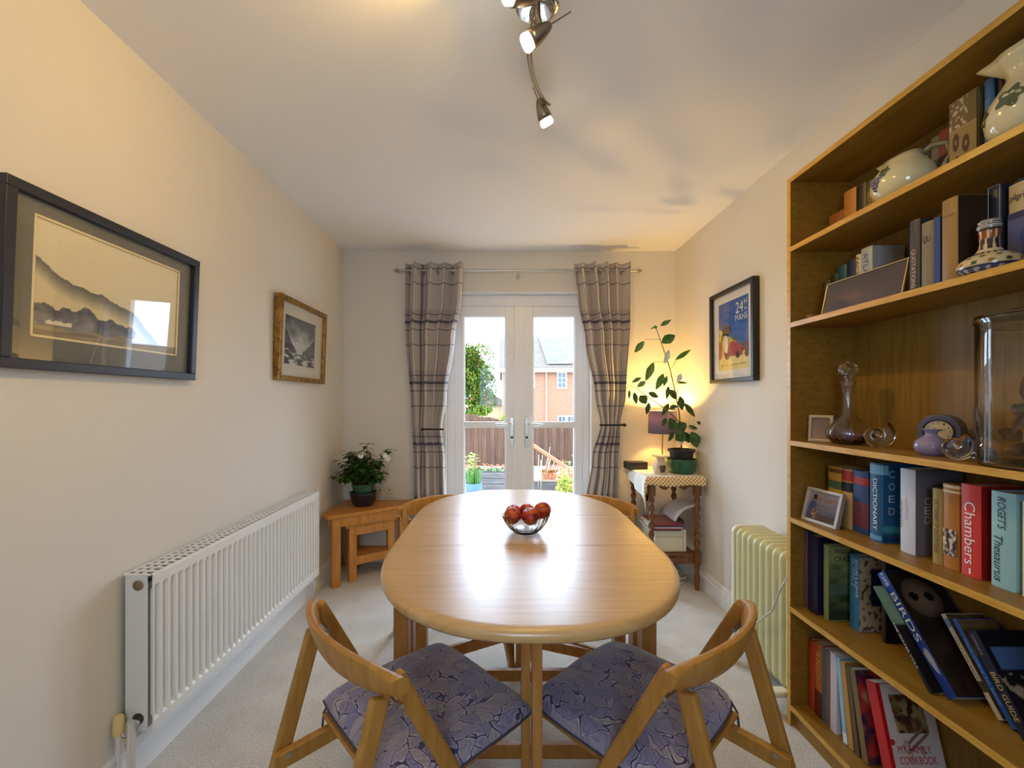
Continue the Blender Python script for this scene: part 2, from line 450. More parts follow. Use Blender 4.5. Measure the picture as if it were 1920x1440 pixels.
# white lining of the door reveal and the frame
g = MB()
g.box(OX0, OX0+.006, YB-.003, YB+.1, 0, OZ1); g.box(OX1-.006, OX1, YB-.003, YB+.1, 0, OZ1); g.box(OX0, OX1, YB-.003, YB+.1, OZ1-.006, OZ1)
struct(g.build('trim_1', WHITE))
D0, D1 = YB+.075, YB+.135        # door frame depth
SX0, SX1, STOP = -.367, .642, 1.99
g = MB()
g.box(OX0+.006, SX0, D0, D1, 0, OZ1-.006); g.box(SX1, OX1-.006, D0, D1, 0, OZ1-.006); g.box(SX0, SX1, D0, D1, STOP, OZ1-.006); g.box(SX0, SX1, D0, D1, -.02, .03)
struct(g.build('trim_2', UPVC, bevel=.003))
g = MB(); g.box(OX0, OX1, YB, YB+.30, -.10, -.005); struct(g.build('trim_3', UPVC))
def door(name, x0, x1, gx0, gx1, hx, side):
    t = thing(name, (x0, D0, 0)); struct(t)
    ox, oy = x0, D0
    def q(g, a, b, c, d, e, f): g.box(a-ox, b-ox, c-oy, d-oy, e, f)
    g = MB(); z0, z1 = .034, STOP-.004; gz0, gz1 = .25, 1.911
    for a, b, e, f in ((x0, gx0, z0, z1), (gx1, x1, z0, z1), (gx0, gx1, gz1, z1), (gx0, gx1, z0, gz0)):
        q(g, a, b, D0-.012, D1-.012, e, f)
    g.build('sash', UPVC, t, bevel=.004)
    g = MB(); q(g, gx0, gx1, D0-.006, D1-.02, 1.035, 1.068); g.build('mid_rail', UPVC, t, bevel=.003)
    # glazing beads
    g = MB()
    for lo, hi in ((gz0, 1.035), (1.068, gz1)):
        q(g, gx0, gx0+.008, D0-.004, D0+.02, lo, hi); q(g, gx1-.008, gx1, D0-.004, D0+.02, lo, hi)
        q(g, gx0+.008, gx1-.008, D0-.004, D0+.02, hi-.008, hi); q(g, gx0+.008, gx1-.008, D0-.004, D0+.02, lo, lo+.008)
    g.build('glazing_bead', UPVC, t)
    for lo, hi in ((gz0, 1.035), (1.068, gz1)):
        g = MB(); q(g, gx0-.002, gx1+.002, D0+.022, D0+.026, lo-.002, hi+.002); g.build('glass_pane', PANE, t)
    # lever handle
    g = MB(); q(g, hx-.016, hx+.016, D0-.022, D0-.012, .88, 1.11)
    h = g.build('handle', SILVER, t, bevel=.004)
    g = MB(); g.tube([(hx-ox, D0-.022-oy, 1.062), (hx-ox, D0-.062-oy, 1.062), (hx-ox+side*.03, D0-.068-oy, 1.062), (hx-ox+side*.125, D0-.066-oy, 1.058)], [.010, .010, .0095, .007], 12)
    g.build('lever', SILVER, h, smooth=True)
    g = MB(); g.lathe([(.0, -.001), (.010, -.001), (.010, .003), (0, .003)], 16, M=Matrix.Translation((hx-ox, D0-.0225-oy, .955)) @ Matrix.Rotation(R(90), 4, 'X')); g.build('keyhole', BLACK, h)
    return t
door('door_1', SX0+.004, .118, -.296, .034, .083, -1)
door('door_2', .122, SX1-.004, .249, .579, .200, 1)
g = MB(); g.box(.100, .182, D0-.026, D0-.012, .034, STOP-.004); struct(g.build('trim_4', UPVC, bevel=.005))

# ------------------------------------------------------------------ wall socket
t = thing('wall_socket', at(722, 922, YB), label='white double wall socket on the back wall above the corner table', cat='socket')
g = MB(); g.box(-.073, .073, -.009, 0, -.043, .043); g.build('faceplate', mat('socket_white', s8(225, 215, 190), .4), t, bevel=.003)
for sx in (-.036, .036):
    for a_ in ((-.004, .004, .008, .02), (-.013, -.006, -.014, -.009), (.006, .013, -.014, -.009)):
        g = MB(); g.box(sx+a_[0], sx+a_[1], -.0095, -.009, a_[2], a_[3]); g.build('pin_hole', BLACK, t)

# ================================================================== CURTAINS
def plaid():
    m, n, b = base_mat('plaid_curtain_fabric')
    uv = n.nodes.new('ShaderNodeUVMap'); sp = n.nodes.new('ShaderNodeSeparateXYZ'); n.links.new(uv.outputs[0], sp.inputs[0])
    def band(src, period, off, half):
        a = n.nodes.new('ShaderNodeMath'); a.operation = 'ADD'; a.inputs[1].default_value = off; n.links.new(src, a.inputs[0])
        f = n.nodes.new('ShaderNodeMath'); f.operation = 'PINGPONG'; f.inputs[1].default_value = period/2; n.links.new(a.outputs[0], f.inputs[0])
        c = n.nodes.new('ShaderNodeMath'); c.operation = 'LESS_THAN'; c.inputs[1].default_value = half; n.links.new(f.outputs[0], c.inputs[0])
        return c.outputs[0]
    def mix(prev, mask, col, k):
        mu = n.nodes.new('ShaderNodeMath'); mu.operation = 'MULTIPLY'; mu.inputs[1].default_value = k; n.links.new(mask, mu.inputs[0])
        mx = n.nodes.new('ShaderNodeMix'); mx.data_type = 'RGBA'; mx.inputs[7].default_value = (*col, 1)
        n.links.new(mu.outputs[0], mx.inputs[0]); n.links.new(prev, mx.inputs[6]); return mx.outputs[2]
    t = n.nodes.new('ShaderNodeTexNoise'); t.inputs['Scale'].default_value = 60; n.links.new(uv.outputs[0], t.inputs['Vector'])
    r = n.nodes.new('ShaderNodeValToRGB'); r.color_ramp.elements[0].color = (*s8(176, 166, 158), 1); r.color_ramp.elements[1].color = (*s8(210, 198, 186), 1)
    n.links.new(t.outputs['Fac'], r.inputs['Fac'])
    c = r.outputs['Color']; U, V = sp.outputs[0], sp.outputs[1]
    c = mix(c, band(U, .46, .1, .05), s8(150, 140, 146), .45); c = mix(c, band(V, .46, .05, .06), s8(150, 140, 148), .4)
    c = mix(c, band(U, .23, .03, .0035), s8(84, 76, 96), .8); c = mix(c, band(U, .46, .17, .008), s8(76, 72, 100), .7)
    c = mix(c, band(V, .46, .02, .010), s8(66, 60, 80), .85); c = mix(c, band(V, .23, .075, .0035), s8(70, 62, 78), .85)
    c = mix(c, band(V, .46, -.04, .0035), s8(70, 62, 78), .85)
    n.links.new(c, b.inputs['Base Color']); b.inputs['Roughness'].default_value = .9; b.inputs['Sheen Weight'].default_value = .2
    return m
PLAID = plaid()
def lerp_keys(keys, v):
    if v <= keys[0][0]: return keys[0][1]
    for (a, x), (b, y) in zip(keys, keys[1:]):
        if v <= b:
            t = (v - a) / (b - a); t = t*t*(3-2*t) if (b-a) > 20 else t
            return x*(1-t) + y*t
    return keys[-1][1]
CY = 3.235
def curtain(label, left, right, nf, fw, seed, tie_py):
    t = thing('plaid_curtain', (0, 0, 0), label=label, cat='curtain', group='plaid curtains at the garden doors')
    rnd = random.Random(seed)
    ph = [rnd.uniform(-.5, .5) for _ in range(8)]
    z_top, z_bot = 2.275, .03
    def fn(u, v):
        z = z_top + (z_bot - z_top)*v; py = VY + (CZ - z)*F/CY
        xl = (lerp_keys(left, py) - VX)*CY/F; xr = (lerp_keys(right, py) - VX)*CY/F
        q = abs(py - tie_py); pinch = math.exp(-(q/60)**2)
        wv = u + .012*math.sin(2*PI*u*2+ph[0]*4 + v*2)
        a = 2*PI*nf*wv + .25*math.sin(v*5+ph[1]*3)
        amp = .052*(1 - .45*pinch) * (.85 + .3*math.sin(3*PI*u + ph[2]*6))
        x = xl + (xr - xl)*u + .018*math.sin(2*a)*(1-.5*pinch)*min(1, 6*u*(1-u)+.1)
        y = CY + amp*math.sin(a) - .004*math.sin(v*40+u*9)*pinch - .006
        y = min(y, YB - .012)
        return (x, y, z)
    g = MB(); g.grid(150, 60, fn, lambda u, v: (u*fw, v*2.25))
    o = g.build('drape', PLAID, t, smooth=True)
    s = o.modifiers.new('cloth', 'SOLIDIFY'); s.thickness = .003
    # eyelet rings on the pole
    for k in range(2*nf):
        u = (k + .5)/(2*nf)
        p = fn(u, .0)
        g = MB(); g.lathe([(.020, -.002), (.029, -.002), (.030, 0), (.029, .002), (.020, .002), (.019, 0)], 20, close=True,
                          M=Matrix.Translation((p[0], CY, 2.224)) @ Matrix.Rotation(R(90), 4, 'Y') @ Matrix.Rotation(R(25), 4, 'X'))
        g.build('eyelet', NICKEL, t, smooth=True)
    return t
curtain('left plaid curtain, hanging beside the corner table plant', [(400, 762), (600, 760), (780, 771), (860, 776), (1050, 778)], [(495, 869), (560, 866), (640, 852), (740, 838), (806, 829), (860, 835), (1050, 842)], 4, 1.15, 3, 806)
curtain('right plaid curtain, hanging beside the tall leggy plant and lamp', [(495, 1077), (560, 1084), (640, 1098), (740, 1116), (797, 1126), (860, 1110), (960, 1096), (1050, 1094)], [(400, 1184), (600, 1181), (740, 1172), (797, 1162), (870, 1158), (1050, 1156)], 5, 1.2, 8, 797)
# pole
t = thing('curtain_pole', (0, 0, 0), label='thin metal curtain pole with pointed finials over the garden doors', cat='curtain pole')
x0, x1 = (748-VX)*CY/F, (1194-VX)*CY/F
g = MB(); g.tube([(x0, CY, 2.224), (x1, CY, 2.224)], .0085, 14); g.build('rod', NICKEL, t, smooth=True, auto=40)
for s, xx in ((-1, x0), (1, x1)):
    g = MB(); g.lathe([(0, 0), (.011, .002), (.011, .010), (.016, .014), (.013, .03), (.0, .048)], 16, M=axis_matrix((xx - s*.004, CY, 2.224), (xx + s, CY, 2.224))); g.build('finial', NICKEL, t, smooth=True, auto=40)
for xx in ((782-VX)*CY/F, (972-VX)*CY/F, (1162-VX)*CY/F):
    g = MB(); g.tube([(xx, YB, 2.195), (xx, CY+.002, 2.195), (xx, CY, 2.216)], .006, 10)
    g.lathe([(0, 0), (.02, 0), (.02, .006), (0, .006)], 18, M=Matrix.Translation((xx, YB-.006, 2.195)) @ Matrix.Rotation(R(-90), 4, 'X')); g.build('bracket', NICKEL, t, smooth=True, auto=40)
# tie back bars
for pa, pb, py, lab in ((792, 832, 805, 'dark curtain holdback bar gripping the left curtain'), (1124, 1171, 797, 'dark curtain holdback bar gripping the right curtain')):
    t = thing('curtain_holdback', at((pa+pb)/2, py, 3.16), label=lab, cat='curtain holdback', group='dark holdback bars')
    L = (pb-pa)*3.16/F/2; s = 1 if pa > 1000 else -1
    g = MB(); g.tube([(-L, 0, 0), (L, 0, 0)], .007, 10); g.tube([(s*L, 0, 0), (s*L, YB-3.16, 0)], .006, 8); g.build('bar', BLACK, t, smooth=True, auto=40)
    g = MB(); g.ball((s*L, -.004, 0), .013); g.build('knob', BLACK, t, smooth=True)

# ================================================================== PICTURES
def frame(name, loc, rz, lean, W, H, fw, fd, fmat, mats, mw, art_fn, nx, ny, label, inner=None, cat='picture', round_=False):
    """centre at loc, faces local -y"""
    t = thing(name, loc, (lean, 0, rz), label, cat)
    g = MB()
    def ring(W, H, w, y0, y1, g):
        g.box(-W/2, W/2, y0, y1, H/2-w, H/2); g.box(-W/2, W/2, y0, y1, -H/2, -H/2+w)
        g.box(-W/2, -W/2+w, y0, y1, -H/2+w, H/2-w); g.box(W/2-w, W/2, y0, y1, -H/2+w, H/2-w)
    ring(W, H, fw, -fd, 0, g); g.build('frame', fmat, t, bevel=.0025)
    g = MB(); iw, ih = W-2*fw, H-2*fw
    aw, ah, ax, az = mw            # art size and centre
    mb = MB(); y = -fd*.45
    mb.box(-iw/2, ax-aw/2, y, y+.002, -ih/2, ih/2); mb.box(ax+aw/2, iw/2, y, y+.002, -ih/2, ih/2)
    mb.box(ax-aw/2, ax+aw/2, y, y+.002, az+ah/2, ih/2); mb.box(ax-aw/2, ax+aw/2, y, y+.002, -ih/2, az-ah/2)
    g.bm.free(); mb.build('mount_board', mats, t)
    if inner:
        g = MB(); g2 = inner[1]
        g.box(ax-aw/2, ax+aw/2, y-.001, y+.0005, az+ah/2-g2, az+ah/2); g.box(ax-aw/2, ax+aw/2, y-.001, y+.0005, az-ah/2, az-ah/2+g2)
        g.box(ax-aw/2, ax-aw/2+g2, y-.001, y+.0005, az-ah/2, az+ah/2); g.box(ax+aw/2-g2, ax+aw/2, y-.001, y+.0005, az-ah/2, az+ah/2)
        g.build('mount_slip', inner[0], t)
    art(t, 'print', (ax-aw/2, y+.003, az-ah/2), (1, 0, 0), (0, 0, 1), aw, ah, nx, ny, art_fn)
    g = MB(); g.box(-iw/2, iw/2, -fd*.62, -fd*.62+.002, -ih/2, ih/2); g.build('glass', PICGL, t)
    g = MB(); g.box(-iw/2-.002, iw/2+.002, -.006, -.001, -ih/2-.002, ih/2+.002); g.build('backing_board', BLACK, t)
    return t
def misty(u, v):
    sky = mixc(rgb(226, 212, 170), rgb(236, 226, 196), v)
    c = sky
    r1 = .585 - .26*u - .10*(u*u) + .035*fb(u*6, 1.3) + .06*math.exp(-((u-.02)/.06)**2)
    if u > .62: r1 -= (u-.62)*.9
    if v < r1: c = mixc(rgb(104, 102, 100), rgb(222, 208, 164), min(1, (r1 - v)/.16))
    r2 = .29 - .10*u + .05*fb(u*12, 4.1) + .06*math.exp(-((u-.30)/.05)**2)
    if v < r2 and u < .62 + .06*fb(v*9, 2): c = mixc(rgb(86, 86, 92), rgb(150, 146, 142), (r2 - v)/.2 + .6*fb(u*14, v*14))
    if v < .10 + .03*fb(u*8, 7.7): c = mixc(rgb(176, 160, 122), rgb(120, 110, 92), .5 + .7*fb(u*5, v*40, 3))
    if .08 < u < .22 and .12 < v < .155+.01*fb(u*30, 2): c = rgb(232, 220, 190)
    return c
frame('framed_picture', (XL+.005, 1.345, 1.553), R(90), R(2.3), .655, .463, .026, .034, DARKFR,
      mat('charcoal_mount', s8(116, 116, 110), .8), (.496, .315, .0, .012), misty, 180, 110,
      'large dark-framed misty mountain watercolour with grey mount on the left wall', inner=(mat('cream_slip', s8(240, 222, 176), .7), .006))
def storm(u, v):
    c = mixc(rgb(205, 205, 200), rgb(80, 78, 88), (v-.45)*2.2 + .7*fb(u*4, v*4, 2))
    ray = .5 + .5*math.sin((u - .5)*60 + v*8 + 5*fb(u*3, v*1.2, 5))
    if v > .35: c = mixc(c, rgb(226, 226, 214), .55*max(0, ray-.3)*math.exp(-((u-.5)/.25)**2)*(1.2-v))
    ml = .75 - 1.25*u + .05*fb(u*9, 3); mr = .15 + .95*(u-.45) + .05*fb(u*9, 6)
    if v < ml and v > .22: c = mixc(rgb(52, 50, 64), rgb(112, 110, 120), .4 + .9*fb(u*8, v*14, 3))
    if v < mr and u > .5 and v > .2: c = mixc(rgb(66, 62, 76), rgb(130, 126, 130), .4 + .9*fb(u*8, v*14, 7))
    if v < .30 - .12*u + .04*fb(u*6, 1): c = mixc(rgb(40, 40, 50), rgb(228, 226, 218), .5 + 1.5*fb(u*5 + v*4, v*14, 9))
    return c
frame('framed_picture', (XL+.005, 2.59, 1.588), R(90), R(2.0), .60, .467, .028, .036, GOLD,
      mat('cream_mount', s8(222, 216, 196), .8), (.385, .275, -.02, .0), storm, 110, 80,
      'smaller gilt-framed stormy valley painting with cream mount, between big picture and corner')
def poster(u, v):
    line = .64 - .42*(u) + .012*math.sin(u*90)
    c = rgb(36, 92, 176)
    if v < line + .16: 
        q = fb(u*26, v*22, 3)
        if q > .12 and v < line + .13*(1-.5*u): c = mixc(rgb(210, 200, 170), rgb(70, 70, 110), .5+q)
    if v < line: c = mixc(rgb(236, 196, 66), rgb(246, 214, 110), .5 + fb(u*4, v*9))
    if line-.10 < v < line-.085: c = rgb(214, 160, 40)
    if line-.16 < v < line-.15: c = rgb(250, 232, 160)
    if v < .19: c = rgb(240, 216, 130)
    return c
PO = frame('framed_poster', (XR-.004, 2.465, 1.62), R(-90), R(.3), .47, .545, .024, .034, BLACKFR,
      mat('white_mount', s8(236, 230, 222), .8), (.317, .40, 0.005, .0), poster, 120, 140,
      'black-framed blue and yellow racing poster hung on the right wall', cat='poster')
# lettering and simple shapes on the poster
yy = -.0155
WHT = mat('white_ink', s8(240, 240, 236), .6)
text('24', PO, WHT, (.075, yy, .145), (1, 0, 0), (0, 0, 1), .075, .062, 'lettering')
text('H', PO, WHT, (.135, yy, .165), (1, 0, 0), (0, 0, 1), .026, .032, 'lettering')
text('du', PO, WHT, (.136, yy, .128), (1, 0, 0), (0, 0, 1), .022, .016, 'lettering')
text('MANS', PO, WHT, (.092, yy, .088), (1, 0, 0), (0, 0, 1), .118, .034, 'lettering')
OLV = mat('olive_ink', s8(150, 134, 70), .6)
text('20-21 JUIN 1959', PO, OLV, (.005, yy, -.172), (1, 0, 0), (0, 0, 1), .27, .014, 'lettering')
def flat(parent, name, poly, m, y):
    g = MB(); vs = [g.bm.verts.new((p[0], y, p[1])) for p in poly]; g.bm.faces.new(vs); return g.build(name, m, parent, fixn=False)
def ell(cx, cz, rx, rz, n=18, a0=0, a1=360): return [(cx + rx*math.cos(R(a0+(a1-a0)*k/n)), cz + rz*math.sin(R(a0+(a1-a0)*k/n))) for k in range(n)]
RED = mat('poster_red', s8(176, 36, 28), .6); DKI = mat('poster_dark', s8(34, 32, 44), .6); CRI = mat('poster_cream', s8(240, 226, 196), .6)
flat(PO, 'printed_shape', [(-.085, -.115), (.09, -.125), (.105, -.085), (.05, -.05), (.0, -.035), (-.06, -.06), (-.1, -.08)], RED, yy)
flat(PO, 'printed_shape', [(.09, -.10), (.16, -.10), (.16, -.06), (.11, -.055)], mat('poster_plum', s8(110, 50, 56), .6), yy)
flat(PO, 'printed_shape', [(-.15, -.13), (-.125, -.13), (-.115, -.05), (-.15, -.02)], RED, yy)
for cx in (-.06, .055, .145): flat(PO, 'printed_shape', ell(cx, -.118, .018, .02), DKI, yy-.0004)
flat(PO, 'printed_shape', [(-.09, -.09), (-.05, -.10), (-.04, -.03), (-.06, .02), (-.085, .02)], CRI, yy-.0005)
flat(PO, 'printed_shape', [(-.10, .01), (-.05, .0), (-.02, .03), (-.03, .06), (-.08, .07), (-.115, .0), (-.125, -.04), (-.135, -.035)], DKI, yy-.0006)
flat(PO, 'printed_shape', ell(.03, -.02, .018, .016), mat('poster_green', s8(70, 100, 60), .6), yy-.0004)

# ================================================================== WALL RADIATOR
RX, RY0, RY1, RZ0, RZ1 = -1.116, 1.376, 2.63, .178, .685
t = thing('panel_radiator', (XL, RY0, 0), label='long white ribbed panel radiator with top grille on the left wall', cat='radiator')
def L_(x, y, z): return (x - XL, y - RY0, z)
g = MB(); NR = 37; Lr = RY1-RY0
def prof_(u):
    x = (u*NR) % 1.0
    if u*NR >= NR: x = 0
    k = min(max((.5-abs(x-.5)-.17)/.10, 0), 1); return k
us = sorted(set([0, 1] + [(i + q)/NR for i in range(NR) for q in (.17, .27, .73, .83)]))
zs = [RZ0, RZ0+.004, RZ0+.035, RZ0+.042, RZ0+.055, RZ0+.25, RZ1-.055, RZ1-.042, RZ1-.035, RZ1-.004, RZ1]
zm = [0, 0, 0, .35, 1, 1, 1, .35, 0, 0, 0]
vv = [[g.bm.verts.new(L_(RX - .013*prof_(u)*zm[j] - (.004 if j in (0, len(zs)-1) else 0), RY0 + u*Lr, zs[j])) for j in range(len(zs))] for u in us]
for i in range(len(us)-1):
    for j in range(len(zs)-1): g.bm.faces.new((vv[i][j], vv[i+1][j], vv[i+1][j+1], vv[i][j+1]))
o = g.build('front_panel', RADW, t)
sm = o.modifiers.new('thick', 'SOLIDIFY'); sm.thickness = .003; sm.offset = 1 if False else -1
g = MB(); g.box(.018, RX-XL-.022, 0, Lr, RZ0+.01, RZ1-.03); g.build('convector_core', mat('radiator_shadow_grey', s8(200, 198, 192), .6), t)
for y in (RY0, RY1-.002):
    g = MB(); y0 = y - RY0; g.box(.015, RX-XL-.018, y0-.001, y0+.003, RZ0+.004, RZ1)
    s = g.build('side_panel', RADW, t, bevel=.001)
    if y == RY0:
        M = Matrix.Translation((.058, y0-.001, RZ1-.035)) @ Matrix.Rotation(R(90), 4, 'X')
        g = MB(); g.lathe([(0, 0), (.016, 0), (.017, .003), (.012, .004), (.012, .002), (0, .002)], 20, M=M); g.build('vent_plug', mat('dull_brass', (.35, .3, .22), .4, 1), s, smooth=True, auto=40)
        M = Matrix.Translation((.058, y0-.001, RZ0+.045)) @ Matrix.Rotation(R(90), 4, 'X')
        g = MB(); g.lathe([(0, 0), (.017, 0), (.018, .002), (.0, .0015)], 20, M=M); g.build('pipe_port', mat('port_dark', (.06, .05, .04), .5), s, smooth=True, auto=40)
g = MB()   # top grille: long bars and cross bars
gx = [.014, .040, .066, RX-XL-.006]
for x in gx: g.box(x-.003, x+.003, 0, Lr, RZ1-.004, RZ1+.001)
for i in range(43):
    y = Lr*i/42; g.box(.014, gx[-1], y-.005, y+.005, RZ1-.004, RZ1+.0005)
g.build('top_grille', RADW, t)
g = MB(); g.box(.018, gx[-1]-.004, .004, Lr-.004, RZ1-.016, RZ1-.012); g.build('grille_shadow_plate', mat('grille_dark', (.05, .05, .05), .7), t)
# near valve
g = MB(); y = -.03
g.tube([(.058, .0, RZ0+.04), (.058, y, RZ0+.04)], .011, 12); g.tube([(.058, y, RZ0+.055), (.058, y, .0)], [.012]*2, 12)
vb = g.build('lockshield_valve', CHROME, t, smooth=True, auto=40)
g = MB(); g.tube([(.058, y, RZ0-.0), (.022, y, RZ0-.005)], .009, 10); g.tube([(.020, y, RZ0-.04), (.020, y, RZ0+.02)], .013, 12); g.tube([(.020, y, .002), (.020, y, RZ0-.04)], .0075, 10); g.build('supply_pipe', CHROME, vb, smooth=True, auto=40)
g = MB(); g.lathe([(0, 0), (.015, 0), (.016, .005), (.0145, .05), (.012, .056), (0, .057)], 18, c=(.020, y, RZ0+.018)); g.build('valve_cap', mat('cream_plastic', s8(232, 206, 140), .4), vb, smooth=True, auto=40)
# far valve
g = MB(); y = Lr+.035
g.tube([(.058, Lr, RZ0+.04), (.058, y, RZ0+.04)], .010, 12); g.tube([(.058, y, .002), (.058, y, RZ0+.06)], .008, 10)
vb = g.build('thermostatic_valve', CHROME, t, smooth=True, auto=40)
g = MB(); g.lathe([(0, 0), (.018, 0), (.02, .008), (.02, .05), (.016, .062), (0, .064)], 18, c=(.058, y, RZ0+.06)); g.build('valve_head', mat('valve_white', s8(235, 228, 205), .4), vb, smooth=True, auto=40)

# ================================================================== CEILING LIGHT
t = thing('ceiling_spotlight_bar', (.103, 1.24, ZC), label='four-head bronze spotlight bar curving from a round chrome ceiling plate', cat='ceiling light')
g = MB(); g.lathe([(0, -.022), (.052, -.022), (.062, -.019), (.066, -.008), (.067, 0), (0, 0)], 48); g.build('ceiling_plate', CHROME, t, smooth=True, auto=50)
def W2(p): return Vector(p) - Vector((.103, 1.24, ZC))
def swan(pts, r=.0035):
    g = MB()
    P = [Vector(p) for p in pts]
    for off in (-.005, .005):
        out = []
        for i in range(len(P)-1):
            p0, p1, p2, p3 = P[max(i-1, 0)], P[i], P[i+1], P[min(i+2, len(P)-1)]
            for k in range(8):
                q = k/8
                out.append(.5*((2*p1) + (-p0+p2)*q + (2*p0-5*p1+4*p2-p3)*q*q + (-p0+3*p1-3*p2+p3)*q**3) + Vector((off, 0, 0)))
        out.append(P[-1] + Vector((off*.2, 0, 0)))
        g.tube(out, r, 8)
    return g
bar_pts = [W2(at(1009, -30, 1.19)), W2(at(1004, 20, 1.24)), W2(at(996, 70, 1.30)), W2(at(993, 110, 1.36)), W2(at(1003, 155, 1.47)), W2(at(1018, 186, 1.56)), W2(at(1030, 197, 1.62))]
g = swan(bar_pts); 
g.tube([(0, 0, -.02), (0, -.01, W2(at(1004, 20, 1.24)).z)], .008, 10)
arm = g.build('arm', BRONZE, t, smooth=True)
b2 = [Vector((-p.x, -p.y-.06, p.z)) for p in bar_pts]
g = swan(b2); g.build('arm', BRONZE, t, smooth=True)
BULB = mat('lit_halogen_bulb', (1, .9, .7), .3, emit=(1.0, .86, .62), estr=30)
BGL = mat('bulb_glass_rim', (1, .95, .85), .2, emit=(1.0, .84, .58), estr=2.5)
def head(c, d, tail, energy, name_on=True, spot=110):
    """c = back of bell, d = beam direction"""
    c = Vector(c); d = Vector(d).normalized()
    M = axis_matrix(c, c + d)
    g = MB(); g.lathe([(0, -.012), (.008, -.010), (.014, 0), (.020, .02), (.025, .042), (.027, .058), (.024, .058), (.020, .03), (0, .02)], 24, M=M)
    h = g.build('spot_head', BRONZE, t, smooth=True)
    g = MB(); g.lathe([(.0, .04), (.019, .045), (.024, .064), (.0255, .074), (.024, .078), (0, .074)], 24, M=M); g.build('bulb', BGL, h, smooth=True)
    g = MB(); g.lathe([(0, .0785), (.021, .0785), (.0205, .081), (0, .082)], 20, M=M); g.build('bulb_face', BULB, h, smooth=True)
    e = c + Vector(tail)
    g = MB(); g.tube([c - d*.008, e], .0022, 8); g.build('aiming_rod', BRONZE, h, smooth=True)
    p = Vector((.103, 1.24, ZC)) + c + d*.092
    lamp('spot_bulb_light', 'SPOT', p, energy, WARM, .02, aim=p + d, spot=spot, blend=.9)
    return h
h1 = W2(at(1027, 50, 1.225)); h1e = W2(at(988, 80, 1.235))
g = MB(); g.tube([W2(at(1007, 0, 1.22)), W2(at(1008, 30, 1.24)), h1 + (h1e-h1)*.3], .009, 10); g.build('swivel', BRONZE, t, smooth=True)
SPOT_E = 4.6
head(h1, h1e-h1, W2(at(1070, 22, 1.27)) - h1, SPOT_E*1.0, spot=150)
h2 = W2(at(1011, 192, 1.595)); h2e = W2(at(1029, 240, 1.625))
g = MB(); g.tube([W2(at(1018, 186, 1.57)), h2 + (h2e-h2)*.25 ], .006, 10); g.build('swivel', BRONZE, t, smooth=True)
head(h2, h2e-h2, W2(at(990, 142, 1.585)) - h2, SPOT_E*3.2, spot=175)
h3 = Vector((-.02, -.10, h1.z)); head(h3, Vector((-.9, -.35, -.15)), (.06, .05, .03), SPOT_E*3.2, spot=140)
h4 = Vector((-.09, -.40, h2.z)); head(h4, Vector((.3, .5, -.8)), (.0, -.04, .05), SPOT_E, spot=150)
g = MB(); g.tube([b2[3], h3], .006, 8); g.tube([b2[5], h4], .006, 8); g.build('swivel', BRONZE, t, smooth=True)

# ================================================================== DINING TABLE
TX, TZ = .08, .76
TYF, TYA, TYB, TYN = 2.345, 1.81, 1.431, .892
table = thing('dining_table', (TX, 1.62, 0), label='oval extending wooden gateleg dining table with fruit bowl on it', cat='table')
HW = .447
def leaf_outline(Lh, n=40, p=2.3):
    pts = []
    for k in range(n+1):
        a = PI*k/n
        c, s_ = math.cos(a), math.sin(a)
        pts.append((HW*math.copysign(abs(c)**(2/p), c), Lh*abs(s_)**(2/p)))
    return pts
EDGE = ((.05, 0), (.03, 0), (.013, 0), (.005, -.003), (.001, -.009), (0, -.016), (.002, -.024), (.010, -.031))
def leaf_part(yseam, Lh, sgn):
    g = MB(); rings = []
    for ins, dz in EDGE:
        ring = []
        for (x, y) in leaf_outline(Lh):
            r = math.hypot(x/HW, y/Lh) or 1
            nx, ny = x/HW**2, y/Lh**2; q = math.hypot(nx, ny) or 1
            ring.append(g.bm.verts.new((x - nx/q*ins, yseam - 1.62 + sgn*(max(0.002, y - ny/q*ins)), TZ + dz)))
        rings.append(ring)
    n = len(rings[0])
    for a, b in zip(rings, rings[1:]):
        for i in range(n-1): g.bm.faces.new((a[i], a[i+1], b[i+1], b[i]))
        g.bm.faces.new((a[-1], a[0], b[0], b[-1]))
    g.bm.faces.new(rings[0]); g.bm.faces.new(rings[-1])
    return g.build('table_leaf', TABLEW, table, smooth=True, auto=50)
leaf_part(TYA, TYF-TYA, 1); leaf_part(TYB, TYB-TYN, -1)
g = MB(); ya, yb = TYA-1.62-.001, TYB-1.62+.001
prof = [(-HW+e, TZ+d) for e, d in EDGE[2:]] + [(HW-e, TZ+d) for e, d in reversed(EDGE[2:])]
A = [g.bm.verts.new((x, yb, z)) for x, z in prof]; B = [g.bm.verts.new((x, ya, z)) for x, z in prof]
n = len(prof)
for i in range(n): g.bm.faces.new((A[i], A[(i+1) % n], B[(i+1) % n], B[i]))
g.bm.faces.new(A); g.bm.faces.new(list(reversed(B))); g.build('centre_panel', TABLEW, table)
lx0, lx1 = -.415, .415
for x in (-.42, .42):
    for y in (1.475, 1.835):
        g = MB(); g.box(x-.024, x+.024, y-1.62-.028, y-1.62+.028, 0, TZ-.032); g.build('leg', TABLEL, table, bevel=.003)
    g = MB(); g.box(x-.016, x+.016, 1.475-1.62+.028, 1.835-1.62-.028, .10, .15); g.build('end_rail', TABLEL, table, bevel=.003)
    g = MB(); g.box(x-.010, x+.010, 1.475-1.62+.028, 1.835-1.62-.028, .66, TZ-.032); g.build('end_apron', TABLEL, table)
    g = MB(); g.box(x-.012, x+.012, 1.62-1.62-.03, 1.62-1.62+.03, .15, .66); g.build('end_slat', TABLEL, table, bevel=.002)
